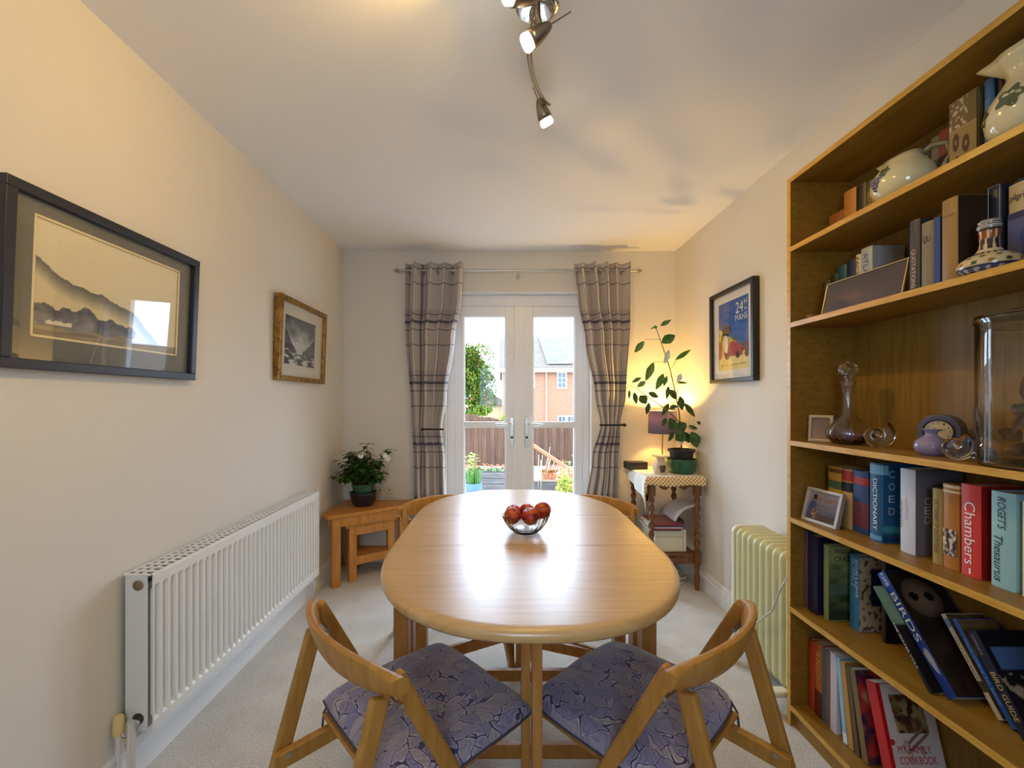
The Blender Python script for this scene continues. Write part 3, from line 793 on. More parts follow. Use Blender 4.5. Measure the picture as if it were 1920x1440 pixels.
g = MB(); g.box(-.40, .40, 1.455-1.62-.012, 1.455-1.62+.012, .035, .082); g.build('bottom_rail', TABLEL, table, bevel=.003)
g = MB(); g.box(-.40, .40, 1.855-1.62-.012, 1.855-1.62+.012, .035, .082); g.build('bottom_rail', TABLEL, table, bevel=.003)
for y in (1.455, 1.855):
    g = MB(); g.box(-.40, .40, y-1.62-.010, y-1.62+.010, .67, TZ-.032); g.build('long_apron', TABLEL, table)
def gate(px, py, hx, hy, w=.024):
    """gate frame from hinge (hx,hy) at a centre leg to its swinging post"""
    g = MB(); g.box(px-w/2, px+w/2, py-.022-1.62, py+.022-1.62, 0, TZ-.032); p = g.build('gate_post', TABLEL, table, bevel=.002)
    for z0, z1 in ((.10, .145), (.66, .70)):
        g = MB(); g.bar((px, py-1.62, (z0+z1)/2), (hx, hy-1.62, (z0+z1)/2), .018, z1-z0)
        g.build('gate_rail', TABLEL, p)
gate(.006, 1.045, .385, 1.44); gate(-.017, 1.12, -.385, 1.44, .022)
gate(-.03, 2.06, -.385, 1.87); gate(.0, 2.02, .385, 1.87)

# ------------------------------------------------------------------ fruit bowl
bc = (.089, 1.575, TZ+.0005)
CUT = glass('cut_glass', (1, 1, 1), .02, 1.5)
t = thing('fruit_bowl', bc, label='small cut-glass bowl of peaches in the middle of the dining table', cat='bowl')
prof = [(0, .0), (.042, .0), (.046, .003), (.062, .018), (.078, .040), (.0875, .064), (.088, .067), (.085, .067), (.074, .042), (.058, .022), (.040, .009), (0, .008)]
g = MB(); g.lathe(prof, 72, flute=.018, fl_n=24); g.build('glass_body', CUT, t, smooth=True, auto=60)
PEACH = two('peach_skin', s8(190, 104, 30), s8(112, 14, 24), 24, .45, extra=[(.48, s8(176, 46, 22))], p0=.34, p1=.60)
def peach(px_, y, z, r, rot, lab):
    o = thing('peach', (bc[0]+px_, bc[1]+y, bc[2]+z), rot, lab, 'peach', 'peaches in the glass bowl')
    g = MB(); n = 28; prof = []
    for k in range(17):
        a = -PI/2 + PI*k/16
        rr = math.cos(a)*r; zz = math.sin(a)*r*.94
        if k > 13: zz -= .006*(k-13)/3*(1)
        prof.append((max(rr, 0) if 0 < k < 16 else 0, zz))
    g.lathe(prof, n)
    for v in g.bm.verts:
        a = math.atan2(v.co.y, v.co.x); q = 1 - .06*math.exp(-(a/.16)**2); v.co.x *= q; v.co.y *= q
    g.build('flesh', PEACH, o, smooth=True)
    g = MB(); g.tube([(0, 0, r*.80), (.001, 0, r*.92)], .0025, 7); g.build('stem', mat('stem_brown', (.08, .05, .02), .7), o)
    return o
peach(-.048, -.018, .062, .032, (.4, .1, .2), 'orange peach at the left front of the glass bowl')
peach(.016, -.030, .064, .034, (-.3, .2, 2.5), 'dark red and yellow peach at the centre front of the bowl')
peach(.062, .004, .078, .032, (.6, -.3, 4), 'red peach poking out over the right rim of the bowl')
peach(.008, .036, .066, .031, (.2, .4, 1.2), 'orange peach at the back of the bowl, behind the dark red one')
peach(-.044, .042, .062, .029, (.2, .1, 5), 'small yellowish peach at the back left of the bowl')

# ================================================================== FOLDING CHAIRS
def make_chair(loc, rz, label):
    t = thing('folding_chair', (loc[0], loc[1], 0), (0, 0, rz), label, 'chair', 'wooden folding chairs round the dining table')
    by = -.187
    # curved back rail
    n = 20; g = MB(); rows = []
    for i in range(n+1):
        u = i/n; x = -.222 + .444*u; q = 2*u-1
        bow = -.055*(1-q*q); hh = .040*(1-.30*q**6) - .010*q*q
        th = .011 + .007*abs(q)**6
        lean = .30
        c = Vector((x, by + bow - .004, .700 + .003*(1-q*q)))
        row = []
        for k in range(12):
            a = 2*PI*k/12; ca, sa = math.cos(a), math.sin(a)
            dy = th*math.copysign(abs(ca)**.6, ca); dz = hh*math.copysign(abs(sa)**.6, sa)
            row.append(g.bm.verts.new(c + Vector((0, dy - dz*lean, dz))))
        rows.append(row)
    for a, b in zip(rows, rows[1:]):
        for k in range(12): g.bm.faces.new((a[k], a[(k+1) % 12], b[(k+1) % 12], b[k]))
    g.bm.faces.new(rows[0]); g.bm.faces.new(rows[-1])
    g.build('back_rail', CHAIRW, t, smooth=True, auto=55)
    for s in (-1, 1):
        # front-going leg with rounded top
        g = MB(); g.bar((s*.200, by-.004, .712), (s*.200, by+.362, .0), .024, .034, up=(0, 1, .5))
        g.build('front_leg', CHAIRW, t, bevel=.006)
        g = MB(); g.bar((s*.173, by-.022, .665), (s*.173, by-.215, .0), .022, .038, up=(0, 1, 0))
        g.build('rear_leg', CHAIRW, t, bevel=.006)
        g = MB(); M = Matrix.Translation((s*.186, by+.004, .655)) @ Matrix.Rotation(R(90), 4, 'Y'); g.lathe([(0, -.027), (.005, -.027), (.005, .027), (0, .027)], 12, M=M); g.build('pivot_bolt', NICKEL, t); g = MB()
        M = Matrix.Translation((s*.160, by-.095, .408)) @ Matrix.Rotation(R(90), 4, 'Y'); g.lathe([(0, -.026), (.006, -.026), (.006, .026), (0, .026)], 12, M=M)
        g.build('pivot_bolt', NICKEL, t)
        g = MB(); g.bar((s*.149, by-.125, .395), (s*.149, .20, .413), .022, .038); g.build('seat_rail', CHAIRW, t, bevel=.004)
    for k in range(6):
        y = -.165 + .068*k
        g = MB(); g.box(-.172, .172, y-.026, y+.026, .4325, .4425)
        g.build('seat_slat', CHAIRW, t, bevel=.003)
    g = MB(); g.box(-.188, .188, by+.285, by+.305, .115, .150); g.build('front_stretcher', CHAIRW, t, bevel=.003)
    g = MB(); g.box(-.163, .163, by-.188, by-.170, .115, .150); g.build('rear_stretcher', CHAIRW, t, bevel=.003)
    return t
def dup(o, loc, rz, label):
    r = o.copy(); COL.objects.link(r); r.location = loc; r.rotation_euler = (0, 0, rz); r['label'] = label
    def kids(src, dst):
        for ch in [q for q in bpy.data.objects if q.parent == src]:
            c = ch.copy(); COL.objects.link(c); c.parent = dst; kids(ch, c)
    kids(o, r)
    return r
CL = (-.2015, 1.103); CR_ = (.352, 1.121)
RL, RR = R(-46.9), R(42.8)
ch = make_chair((*CL, 0), RL, 'wooden folding chair in front on the left, nearest the white radiator')
dup(ch, (*CR_, 0), RR, 'wooden folding chair in front on the right, nearest the bookcase')
dup(ch, (-.212, 2.045, 0), R(-149), 'wooden folding chair at the far left of the table, by the corner nest of tables')
dup(ch, (.378, 2.045, 0), R(149), 'wooden folding chair at the far right of the table, by the barley-twist table')

def cushion_mat(name, tint):
    m, n, b = base_mat(name)
    tcn = n.nodes.new('ShaderNodeTexCoord'); mp = n.nodes.new('ShaderNodeMapping'); mp.inputs['Scale'].default_value = (1.7, 1, 1); mp.inputs['Rotation'].default_value = (0, 0, .7)
    nz_ = n.nodes.new('ShaderNodeTexNoise'); nz_.inputs['Scale'].default_value = 9
    mixv = n.nodes.new('ShaderNodeMix'); mixv.data_type = 'VECTOR'; mixv.inputs[0].default_value = .12
    n.links.new(tcn.outputs['Object'], mixv.inputs[4]); n.links.new(tcn.outputs['Object'], nz_.inputs['Vector']); n.links.new(nz_.outputs['Color'], mixv.inputs[5])
    n.links.new(mixv.outputs[1], mp.inputs['Vector'])
    vo = n.nodes.new('ShaderNodeTexVoronoi'); vo.feature = 'DISTANCE_TO_EDGE'; vo.inputs['Scale'].default_value = 21
    vc = n.nodes.new('ShaderNodeTexVoronoi'); vc.feature = 'F1'; vc.inputs['Scale'].default_value = 21
    wv = n.nodes.new('ShaderNodeTexWave'); wv.inputs['Scale'].default_value = 28; wv.inputs['Distortion'].default_value = 9; wv.inputs['Detail'].default_value = 2
    n.links.new(mp.outputs[0], vo.inputs['Vector']); n.links.new(mp.outputs[0], vc.inputs['Vector']); n.links.new(mp.outputs[0], wv.inputs['Vector'])
    r = n.nodes.new('ShaderNodeValToRGB'); e = r.color_ramp.elements
    e[0].position = .0; e[0].color = (*s8(62, 60, 92), 1); e[1].position = .075; e[1].color = (*s8(168, 164, 176), 1)
    q = e.new(.042); q.color = (*s8(226, 218, 222), 1); q = e.new(.022); q.color = (*s8(84, 82, 116), 1)
    n.links.new(vo.outputs['Distance'], r.inputs['Fac'])
    r2 = n.nodes.new('ShaderNodeValToRGB'); e = r2.color_ramp.elements
    e[0].color = (*s8(*tint[0]), 1); e[1].color = (*s8(*tint[1]), 1)
    sep = n.nodes.new('ShaderNodeSeparateColor'); n.links.new(vc.outputs['Color'], sep.inputs[0]); n.links.new(sep.outputs[0], r2.inputs['Fac'])
    mu = n.nodes.new('ShaderNodeMix'); mu.data_type = 'RGBA'; mu.blend_type = 'MULTIPLY'; mu.inputs[0].default_value = 1
    n.links.new(r.outputs['Color'], mu.inputs[6]); n.links.new(r2.outputs['Color'], mu.inputs[7])
    r3 = n.nodes.new('ShaderNodeValToRGB'); r3.color_ramp.elements[0].position = .0; r3.color_ramp.elements[0].color = (.72, .72, .76, 1); r3.color_ramp.elements[1].position = .5; r3.color_ramp.elements[1].color = (1, 1, 1, 1)
    n.links.new(wv.outputs['Fac'], r3.inputs['Fac'])
    mu2 = n.nodes.new('ShaderNodeMix'); mu2.data_type = 'RGBA'; mu2.blend_type = 'MULTIPLY'; mu2.inputs[0].default_value = 1
    n.links.new(mu.outputs[2], mu2.inputs[6]); n.links.new(r3.outputs['Color'], mu2.inputs[7])
    n.links.new(mu2.outputs[2], b.inputs['Base Color']); b.inputs['Roughness'].default_value = .85; b.inputs['Sheen Weight'].default_value = .4
    nb = n.nodes.new('ShaderNodeTexNoise'); nb.inputs['Scale'].default_value = 14; nb.inputs['Detail'].default_value = 2
    bp = n.nodes.new('ShaderNodeBump'); bp.inputs['Strength'].default_value = .35; bp.inputs['Distance'].default_value = .02
    n.links.new(tcn.outputs['Object'], nb.inputs['Vector']); n.links.new(nb.outputs['Fac'], bp.inputs['Height']); n.links.new(bp.outputs['Normal'], b.inputs['Normal'])
    return m
CUSH = cushion_mat('leaf_print_cushion_fabric', ((196, 198, 236), (255, 244, 236)))
PIPE = mat('cushion_piping', s8(70, 66, 86), .8)
def cushion(loc, rz, seed, pw, label):
    t = thing('seat_cushion', (loc[0], loc[1], .443), (0, 0, rz), label, 'cushion', 'leaf-print cushions on the folding chairs')
    W_, D_ = .415, .385
    def shape(u, v, s):
        a, b = 2*u-1, 2*v-1
        # rounded-square mapping
        ax = a*(1 - .5*pw*b*b*b*b*abs(a)**2*.6); bx = b*(1 - .5*pw*a*a*a*a*abs(b)**2*.6)
        k = (1-a**6)*(1-b**6); h = .5*max(k, 0)**.42
        z = .006 + (.036 if s > 0 else -.006)*h*2 + (0 if s < 0 else .006*fb(a*1.6+seed, b*1.6, seed)*h*2)
        if s > 0: z += .007 - .014*math.exp(-(a*a+b*b)/.02)*0
        else: z = max(z, .0015) if True else z
        return (ax*W_/2, bx*D_/2+.01, z if s > 0 else .004 - .003*h)
    g = MB(); g.grid(36, 36, lambda u, v: shape(u, v, 1)); g.grid(36, 36, lambda u, v: shape(u, v, -1))
    bmesh.ops.remove_doubles(g.bm, verts=g.bm.verts, dist=.0001)
    # close the rim
    be = [e for e in g.bm.edges if e.is_boundary]
    bmesh.ops.bridge_loops(g.bm, edges=be)
    g.build('cover', CUSH, t, smooth=True)
    rim = [shape(i/36, 0, 1) for i in range(37)] + [shape(1, i/36, 1) for i in range(1, 37)] + [shape(1-i/36, 1, 1) for i in range(1, 37)] + [shape(0, 1-i/36, 1) for i in range(1, 37)]
    g = MB(); g.tube([(p[0], p[1], p[2]-.004) for p in rim], .0035, 6, cap=False); g.build('piping', PIPE, t, smooth=True)
    for s in (-1, 1):
        g = MB(); g.tube([(s*W_/2*.92, -D_/2*.9+.01, .008), (s*.17, -D_/2+.005, -.0), (s*.165, -D_/2+.0, -.03)], .003, 6); g.build('tie', PIPE, t, smooth=True)
    return t
cushion(CL, RL, 1.5, .12, 'square grey leaf-print cushion on the front left chair')
cushion(CR_, RR, 7.1, .30, 'rounded bluish leaf-print cushion on the front right chair')

# ================================================================== CORNER NEST OF TABLES (left)
nest = thing('corner_table', (-1.20, 3.29, 0), label='oak corner table holding a potted plant, larger of the nested pair', cat='table')
def NL(x, y): return (x+1.20, y-3.29)
poly = [(-1.195, 3.285), (-1.195, 2.87), (-1.135, 2.80), (-.665, 3.15), (-.665, 3.285)]
g = MB(); g.prism([NL(*p) for p in poly], .462, .485); g.build('tabletop', OAKN, nest, bevel=.003)
fd = Vector((.47, .35, 0)).normalized(); fn_ = Vector((-fd.y, fd.x, 0))
def post(parent, x, y, z1, w=.055, name='leg', o=(-1.20, 3.29)):
    g = MB(); M = orient(fd, fn_, (0, 0, 1), x-o[0], y-o[1], 0); g.box(0, w, 0, w*.8, 0, z1, M=M); return g.build(name, OAKN, parent, bevel=.002)
post(nest, -1.115, 2.832, .462); post(nest, -.735, 3.115, .462)
g = MB(); g.box(NL(-1.185, 0)[0], NL(-1.14, 0)[0], NL(0, 3.23)[1], NL(0, 3.275)[1], 0, .462); g.build('leg', OAKN, nest, bevel=.002)
g = MB(); g.bar((-1.10+1.2, 2.855-3.29, .430), (-.70+1.2, 3.153-3.29, .430), .018, .062); g.build('apron', OAKN, nest)
g = MB(); g.bar((-1.155+1.2, 2.88-3.29, .430), (-1.155+1.2, 3.23-3.29, .430), .018, .062); g.build('apron', OAKN, nest)
g = MB(); g.bar((-1.14+1.2, 3.25-3.29, .430), (-.72+1.2, 3.25-3.29, .430), .018, .062); g.build('apron', OAKN, nest)
small = thing('corner_table', (-1.06, 2.97, 0), label='smaller oak table with a low shelf tucked under the corner table', cat='table')
SO = (-1.06, 2.97)
post(small, -1.035, 2.925, .375, .05, o=SO); post(small, -.815, 3.092, .375, .05, o=SO)
g = MB(); g.box(-1.10-SO[0], -1.06-SO[0], 3.17-SO[1], 3.21-SO[1], 0, .375); g.build('leg', OAKN, small, bevel=.002)
g = MB(); g.prism([(x-SO[0], y-SO[1]) for x, y in ((-1.05, 2.905), (-.755, 3.128), (-.79, 3.215), (-1.115, 3.215), (-1.115, 2.98))], .375, .397); g.build('tabletop', OAKN, small, bevel=.002)
g = MB(); g.bar((-1.01-SO[0], 2.952-SO[1], .345), (-.79-SO[0], 3.118-SO[1], .345), .018, .055); g.build('apron', OAKN, small)
g = MB(); g.bar((-1.01-SO[0], 2.952-SO[1], .14), (-.79-SO[0], 3.118-SO[1], .14), .018, .055); g.build('lower_rail', OAKN, small)
g = MB(); g.prism([(x-SO[0], y-SO[1]) for x, y in ((-1.01, 2.96), (-.79, 3.126), (-.80, 3.20), (-1.08, 3.20), (-1.08, 2.99))], .15, .162); g.build('shelf', OAKN, small)

# ------------------------------------------------------------------ left potted plant
LEAF_D = two('dark_green_leaf', s8(28, 58, 20), s8(66, 104, 42), 25, .4, spec=.5)
LEAF_G = two('mid_green_leaf', s8(52, 96, 34), s8(92, 138, 56), 20, .4)
LEAF_P = mat('pale_white_leaf', s8(206, 222, 214), .5, var=.15, vscale=40)
STEM = mat('green_brown_stem', s8(112, 92, 48), .6)
SOIL = two('potting_soil', s8(36, 26, 18), s8(62, 46, 34), 60, .95, bump=.5)
px0 = (-1.0, 3.115, .485)
t = thing('potted_plant', px0, label='bushy dark green potted plant with white flowers on the corner table', cat='plant')
g = MB(); g.lathe([(0, 0), (.066, 0), (.072, .006), (.090, .045), (.094, .082), (.098, .086), (.098, .098), (.088, .098), (.084, .07), (0, .07)], 40); g.build('glazed_saucer_pot', mat('dark_blue_glaze', s8(22, 28, 48), .12, coat=.5), t, smooth=True, auto=50)
g = MB(); g.lathe([(0, .05), (.062, .05), (.068, .06), (.078, .142), (.084, .144), (.084, .160), (.076, .160), (.073, .14), (0, .14)], 40); g.build('green_pot', mat('green_glaze', s8(40, 84, 54), .3, coat=.3), t, smooth=True, auto=50)
g = MB(); g.lathe([(0, .141), (.0725, .141), (.0725, .143), (0, .147)], 24); g.build('soil', SOIL, t)
rnd = random.Random(11)
gs = MB(); gl = MB(); tips = []
for k in range(34):
    a = rnd.uniform(0, 2*PI); rr = rnd.uniform(.03, .235) 
    top = Vector((math.cos(a)*rr*1.0 - .02, math.sin(a)*rr*.62 - .03, rnd.uniform(.27, .46) - rr*.45))
    top.x = max(top.x, -.185); top.y = min(top.y, .155)
    if k == 0: top = Vector((.205, -.02, .41))
    if k == 1: top = Vector((.03, -.03, .45))
    if k == 2: top = Vector((-.14, -.05, .33))
    if k == 3: top = Vector((-.17, -.08, .22))
    if k == 4: top = Vector((.15, -.05, .25))
    base = Vector((rnd.uniform(-.03, .03), rnd.uniform(-.03, .03), .145))
    mid = (base+top)/2 + Vector((0, 0, .03))
    gs.tube([base, mid, top], [.004, .003, .002], 6)
    nl = 18
    for i in range(nl):
        q = .35 + .65*i/(nl-1)
        p = base*(1-q)**2 + mid*2*q*(1-q) + top*q*q
        aa = i*2.4 + rnd.random(); d = Vector((math.cos(aa), math.sin(aa), rnd.uniform(-.1, .5)))
        p = p + Vector((d.x, d.y, 0))*.01
        gl.leaf(p, d, (0, 0, 1), rnd.uniform(.040, .058), rnd.uniform(.034, .046), .15, .55)
    tips.append(top)
for v in gl.bm.verts:
    v.co.x = max(v.co.x, -.210); v.co.y = min(v.co.y, .19)
gs.build('stems', STEM, t, smooth=True); gl.build('foliage', LEAF_D, t, fixn=False)
FLW = mat('white_petal', s8(244, 242, 232), .6)
for c in (Vector((.022, -.12, .375)), Vector((.185, -.09, .37)), Vector((.200, -.08, .35))):
    g = MB()
    for k in range(5):
        a = 2*PI*k/5; g.leaf(c, (math.cos(a), -.35, math.sin(a)), (0, -1, 0), .024, .024, .1, -.1)
    g.ball(c + Vector((0, -.004, 0)), .004); g.build('flower', FLW, t, fixn=False)

# ================================================================== BARLEY TWIST TABLE (right corner)
BT = (1.14, 3.0)
bt = thing('side_table', (BT[0], BT[1], 0), label='dark oak barley-twist side table in the right corner under a white cloth', cat='table')
bx0, bx1, by0, by1 = -.175, .165, -.20, .22
g = MB()
n = 24
g.prism([(bx0-.02, by0-.02), (bx1+.02, by0-.02), (bx1+.02, by1+.02), (bx0-.02, by1+.02)], .728, .745); g.build('tabletop', DKOAK, bt, bevel=.004)
def twist_leg(x, y):
    g = MB(); g.box(x-.021, x+.021, y-.021, y+.021, .62, .728); g.box(x-.021, x+.021, y-.021, y+.021, .17, .255)
    prof = [(.012, .01), (.016, .03), (.019, .08), (.013, .12), (.017, .15), (.019, .17)]
    g.lathe([(0, .0), (.014, .0)] + prof + [(0, .171)], 18, c=(x, y, 0))
    # double helix section
    rows = []; N = 60
    for j in range(N+1):
        z = .255 + (.62-.255)*j/N; e = min(1, j/4, (N-j)/4)
        row = []
        for k in range(16):
            a = 2*PI*k/16; r = .0155 + .0045*e*math.cos(2*(a - 2*PI*3.2*j/N)) 
            row.append(g.bm.verts.new((x + r*math.cos(a), y + r*math.sin(a), z)))
        rows.append(row)
    for a, b in zip(rows, rows[1:]):
        for k in range(16): g.bm.faces.new((a[k], a[(k+1) % 16], b[(k+1) % 16], b[k]))
    return g.build('twisted_leg', DKOAK, bt, smooth=True, auto=40)
for x in (bx0+.02, bx1-.02):
    for y in (by0+.02, by1-.02): twist_leg(x, y)
def apron_wavy(x0, x1, y, axis):
    g = MB(); N = 24
    top = []; bot = []
    for i in range(N+1):
        u = i/N; s = x0 + (x1-x0)*u; zb = .685 - .022*math.sin(PI*u)**2*1 + .022*math.cos(4*PI*u)*.5
        zb = .675 + .018*math.cos(2*PI*u*2)
        top.append((s, .727)); bot.append((s, zb))
    poly = bot + list(reversed(top))
    M = orient((1, 0, 0), (0, 0, 1), (0, -1, 0), 0, y, 0) if axis == 'x' else orient((0, 1, 0), (0, 0, 1), (1, 0, 0), y, 0, 0)
    g.prism(poly, -.007, .007, M=M); g.build('apron', DKOAK, bt)
apron_wavy(bx0+.042, bx1-.042, by0+.02, 'x'); apron_wavy(bx0+.042, bx1-.042, by1-.02, 'x'); apron_wavy(by0+.042, by1-.042, bx0+.02, 'y'); apron_wavy(by0+.042, by1-.042, bx1-.02, 'y')
g = MB(); g.box(bx0+.02, bx1-.02, by0+.02, by1-.02, .222, .236); g.build('shelf', DKOAK, bt, bevel=.002)
g = MB(); g.box(bx0+.04, bx1-.04, by0+.013, by0+.027, .175, .215); g.build('lower_rail', DKOAK, bt)
# cloth: white runner with a gold gingham border, point hanging down at the left
def cloth_mat():
    m, n, b = base_mat('embroidered_cloth')
    uv = n.nodes.new('ShaderNodeUVMap'); ck = n.nodes.new('ShaderNodeTexChecker'); ck.inputs['Scale'].default_value = 44
    ck.inputs[1].default_value = (*s8(204, 140, 44), 1); ck.inputs[2].default_value = (*s8(246, 236, 206), 1)
    sp = n.nodes.new('ShaderNodeSeparateXYZ'); n.links.new(uv.outputs[0], sp.inputs[0]); n.links.new(uv.outputs[0], ck.inputs[0])
    lt = n.nodes.new('ShaderNodeMath'); lt.operation = 'LESS_THAN'; lt.inputs[1].default_value = .115; n.links.new(sp.outputs[1], lt.inputs[0])
    mx = n.nodes.new('ShaderNodeMix'); mx.data_type = 'RGBA'; mx.inputs[6].default_value = (*s8(238, 234, 222), 1)
    n.links.new(lt.outputs[0], mx.inputs[0]); n.links.new(ck.outputs[0], mx.inputs[7]); n.links.new(mx.outputs[2], b.inputs['Base Color']); b.inputs['Roughness'].default_value = .9
    return m
CLOTH = cloth_mat()
cl = thing('tablecloth', (BT[0], BT[1], .7455), label='white cloth with gold checked border draped over the barley-twist table', cat='tablecloth')
g = MB()
X0, X1, Y0, Y1 = bx0-.022, bx1+.022, by0-.022, by1+.02
def drop(s): # distance past an edge -> hang
    return s
def clothfn(u, v):
    # u across x (-.10..1.08), v from front (0) to back (1)
    W_ = X1-X0; D_ = Y1-Y0
    xx = X0 - .17 + (W_ + .19)*u; yy = Y0 - .055 + (D_ + .055)*v
    z = .002
    ox = max(0, X0 - xx); ox2 = max(0, xx - X1); oy = max(0, Y0 - yy)
    x = max(xx, X0 - .004*(ox > 0)); x = min(x, X1); y = max(yy, Y0 - .004*(oy > 0))
    # left overhang forms a point at the front
    k = ox*(1.0 - .75*max(0, min(1, v*1.1)))
    x -= .10*ox*(v) 
    z -= k; z -= ox2*.8
    wv = .006*math.sin(u*17 + 1) + .003*math.sin(u*41)
    if oy > 0:
        z -= oy*(1 + .12*math.sin(u*14)); y -= .010*(oy/.055)*(1+math.sin(u*17+1))*.5
    if ox > 0: x -= .012*(1+math.sin(v*19))*min(1, ox/.05)*.6
    return (x, y, z)
g.grid(60, 36, clothfn, lambda u, v: (u, v))
o = g.build('cloth', CLOTH, cl, smooth=True); s = o.modifiers.new('thick', 'SOLIDIFY'); s.thickness = .0015; s.offset = 1

TT = .7495
# plant on it
pp = (1.235, 2.945, TT)
t = thing('potted_plant', pp, label='tall leggy houseplant in green planter on the barley-twist table', cat='plant')
g = MB(); g.lathe([(0, 0), (.080, 0), (.090, .008), (.098, .05), (.098, .090), (.101, .094), (.099, .098), (.090, .096), (.088, .03), (0, .03)], 40); g.build('green_planter', mat('teal_green_ceramic', s8(28, 92, 66), .25, coat=.4), t, smooth=True, auto=50)
g = MB(); g.lathe([(0, .031), (.066, .031), (.078, .145), (.088, .147), (.089, .162), (.080, .162), (.074, .14), (0, .14)], 36); g.build('black_pot', mat('dark_pot_plastic', s8(28, 26, 30), .4), t, smooth=True, auto=50)
g = MB(); g.lathe([(0, .141), (.0735, .141), (.073, .144), (0, .148)], 24); g.build('soil', SOIL, t)
def PZ(zx, zy, dY=0.0):     # plant crop coordinates -> local point
    px, py = 1140 + zx*.2639, 580 + zy*.2639
    return at(px, py, pp[1] + dY) - Vector(pp)
gs = MB()
gs.tube([(0, 0, .14), PZ(520, 900), PZ(505, 730, -.02), PZ(480, 600, -.03), PZ(440, 420, -.03), PZ(390, 270, -.03), PZ(340, 130, -.02), PZ(333, 118, -.02)], [.005, .005, .0045, .004, .0035, .003, .002, .0015], 8)
gs.tube([PZ(505, 800, -.01), PZ(440, 735, -.06), PZ(370, 680, -.09), PZ(280, 620, -.12), PZ(200, 560, -.13), PZ(150, 540, -.13), PZ(105, 590, -.12)], [.004, .0035, .003, .0028, .002, .002, .0015], 8)
gs.tube([PZ(515, 800, -.01), PZ(570, 840, -.05), PZ(620, 860, -.07)], .0025, 6)
gs.tube([PZ(367, 215, -.03), PZ(262, 212, -.05)], .0015, 6)
gs.tube([PZ(430, 372, -.03), PZ(320, 376, -.05)], .0015, 6)
gs.tube([PZ(455, 480, -.03), PZ(400, 460, -.05)], .0015, 6)
gs.tube([PZ(450, 420, -.03), PZ(485, 358, -.05)], .0015, 6)
gs.tube([PZ(470, 540, -.03), PZ(505, 525, -.05)], .0015, 6)
gs.tube([PZ(495, 660, -.03), PZ(430, 665, -.05)], .0015, 6)
gs.build('stems', STEM, t, smooth=True)
leaves = [  # base zoom x,y ; tip zoom x,y ; width px ; kind
 (372,118,450,72,30,0),(380,240,480,180,62,0),(258,225,188,308,40,0),(478,360,592,283,30,0),(325,375,268,510,46,0),
 (238,484,168,520,26,0),(268,512,205,552,34,0),(395,455,342,572,46,0),(420,470,395,548,26,0),(150,570,152,640,18,1),
 (185,588,205,675,32,1),(225,612,275,672,66,1),(285,592,362,625,38,1),(290,660,275,750,34,1),(440,570,490,642,46,1),
 (430,545,418,640,30,1),(510,615,530,720,44,1),(535,665,625,765,42,1),(432,668,385,755,34,1),(440,690,500,690,24,1),
 (480,700,430,705,22,1),(500,800,540,880,80,1),(545,880,480,930,76,1),(540,870,580,950,50,1),(590,870,610,950,44,1),
 (600,870,635,985,72,1),(570,825,640,850,24,1),(630,800,662,815,22,1),(470,780,450,860,60,1),(440,770,470,850,50,1),
 (465,870,430,940,30,1),(415,770,385,830,30,1),(335,125,300,140,10,0),(330,115,345,140,22,0),(487,520,568,522,16,1)]
for kind, nm, mt in ((0, 'foliage', LEAF_G), (1, 'foliage', LEAF_D)):
    g = MB()
    for i, (a, b, c, d, wd, k) in enumerate(leaves):
        if k != kind: continue
        dy = -.05 - .03*math.sin(i*2.1); p = PZ(a, b, dy); q = PZ(c, d, dy - .02*math.cos(i*1.7))
        g.leaf(p, q-p, (.15*math.sin(i*3), -1, .3), (q-p).length, wd*.2639*pp[1]/F*1.15, .18, .06)
    g.build(nm, mt, t, fixn=False)
g = MB()
for (a, b, c, d, wd) in ((435, 285, 400, 390, 42), (520, 455, 492, 525, 40), (520, 905, 522, 970, 34), (415, 300, 440, 350, 30)):
    p = PZ(a, b, -.07); q = PZ(c, d, -.08); g.leaf(p, q-p, (.1, -1, .2), (q-p).length, wd*.2639*pp[1]/F, .18, .05)
g.build('pale_leaves', LEAF_P, t, fixn=False)

# table lamp
lp = (1.175, 3.13, TT)
t = thing('table_lamp', lp, label='small brass table lamp with lilac drum shade, behind the leggy plant', cat='lamp')
g = MB(); g.lathe([(0, 0), (.048, 0), (.050, .004), (.040, .022), (.018, .044), (.009, .060), (.006, .075), (0, .076)], 32); g.build('base', BRASS, t, smooth=True, auto=50)
g = MB(); g.tube([(0, 0, .07), (0, 0, .31)], .005, 10); g.tube([(0, 0, .27), (0, 0, .33)], .013, 12); g.build('pole', BRASS, t, smooth=True, auto=40)
def shade_mat():
    m = bpy.data.materials.new('lilac_lampshade_fabric'); m.use_nodes = True; n = m.node_tree; b = n.nodes['Principled BSDF']; out = n.nodes['Material Output']
    b.inputs['Base Color'].default_value = (*s8(128, 120, 150), 1); b.inputs['Roughness'].default_value = .8
    tl = n.nodes.new('ShaderNodeBsdfTranslucent'); tl.inputs[0].default_value = (*s8(150, 120, 150), 1)
    mx = n.nodes.new('ShaderNodeMixShader'); mx.inputs[0].default_value = .18
    n.links.new(b.outputs[0], mx.inputs[1]); n.links.new(tl.outputs[0], mx.inputs[2]); n.links.new(mx.outputs[0], out.inputs[0]); return m
g = MB(); g.lathe([(.100, .255), (.097, .420)], 40, close=False)
for f in [f for f in g.bm.faces if len(f.verts) > 4]: g.bm.faces.remove(f)
o = g.build('lamp_shade', shade_mat(), t, smooth=True); s = o.modifiers.new('thick', 'SOLIDIFY'); s.thickness = .002
g = MB(); 
for k in range(3):
    a = 2*PI*k/3 + .3; g.tube([(0, 0, .325), (.096*math.cos(a), .096*math.sin(a), .415)], .0015, 6)
g.build('shade_carrier', BRASS, t)
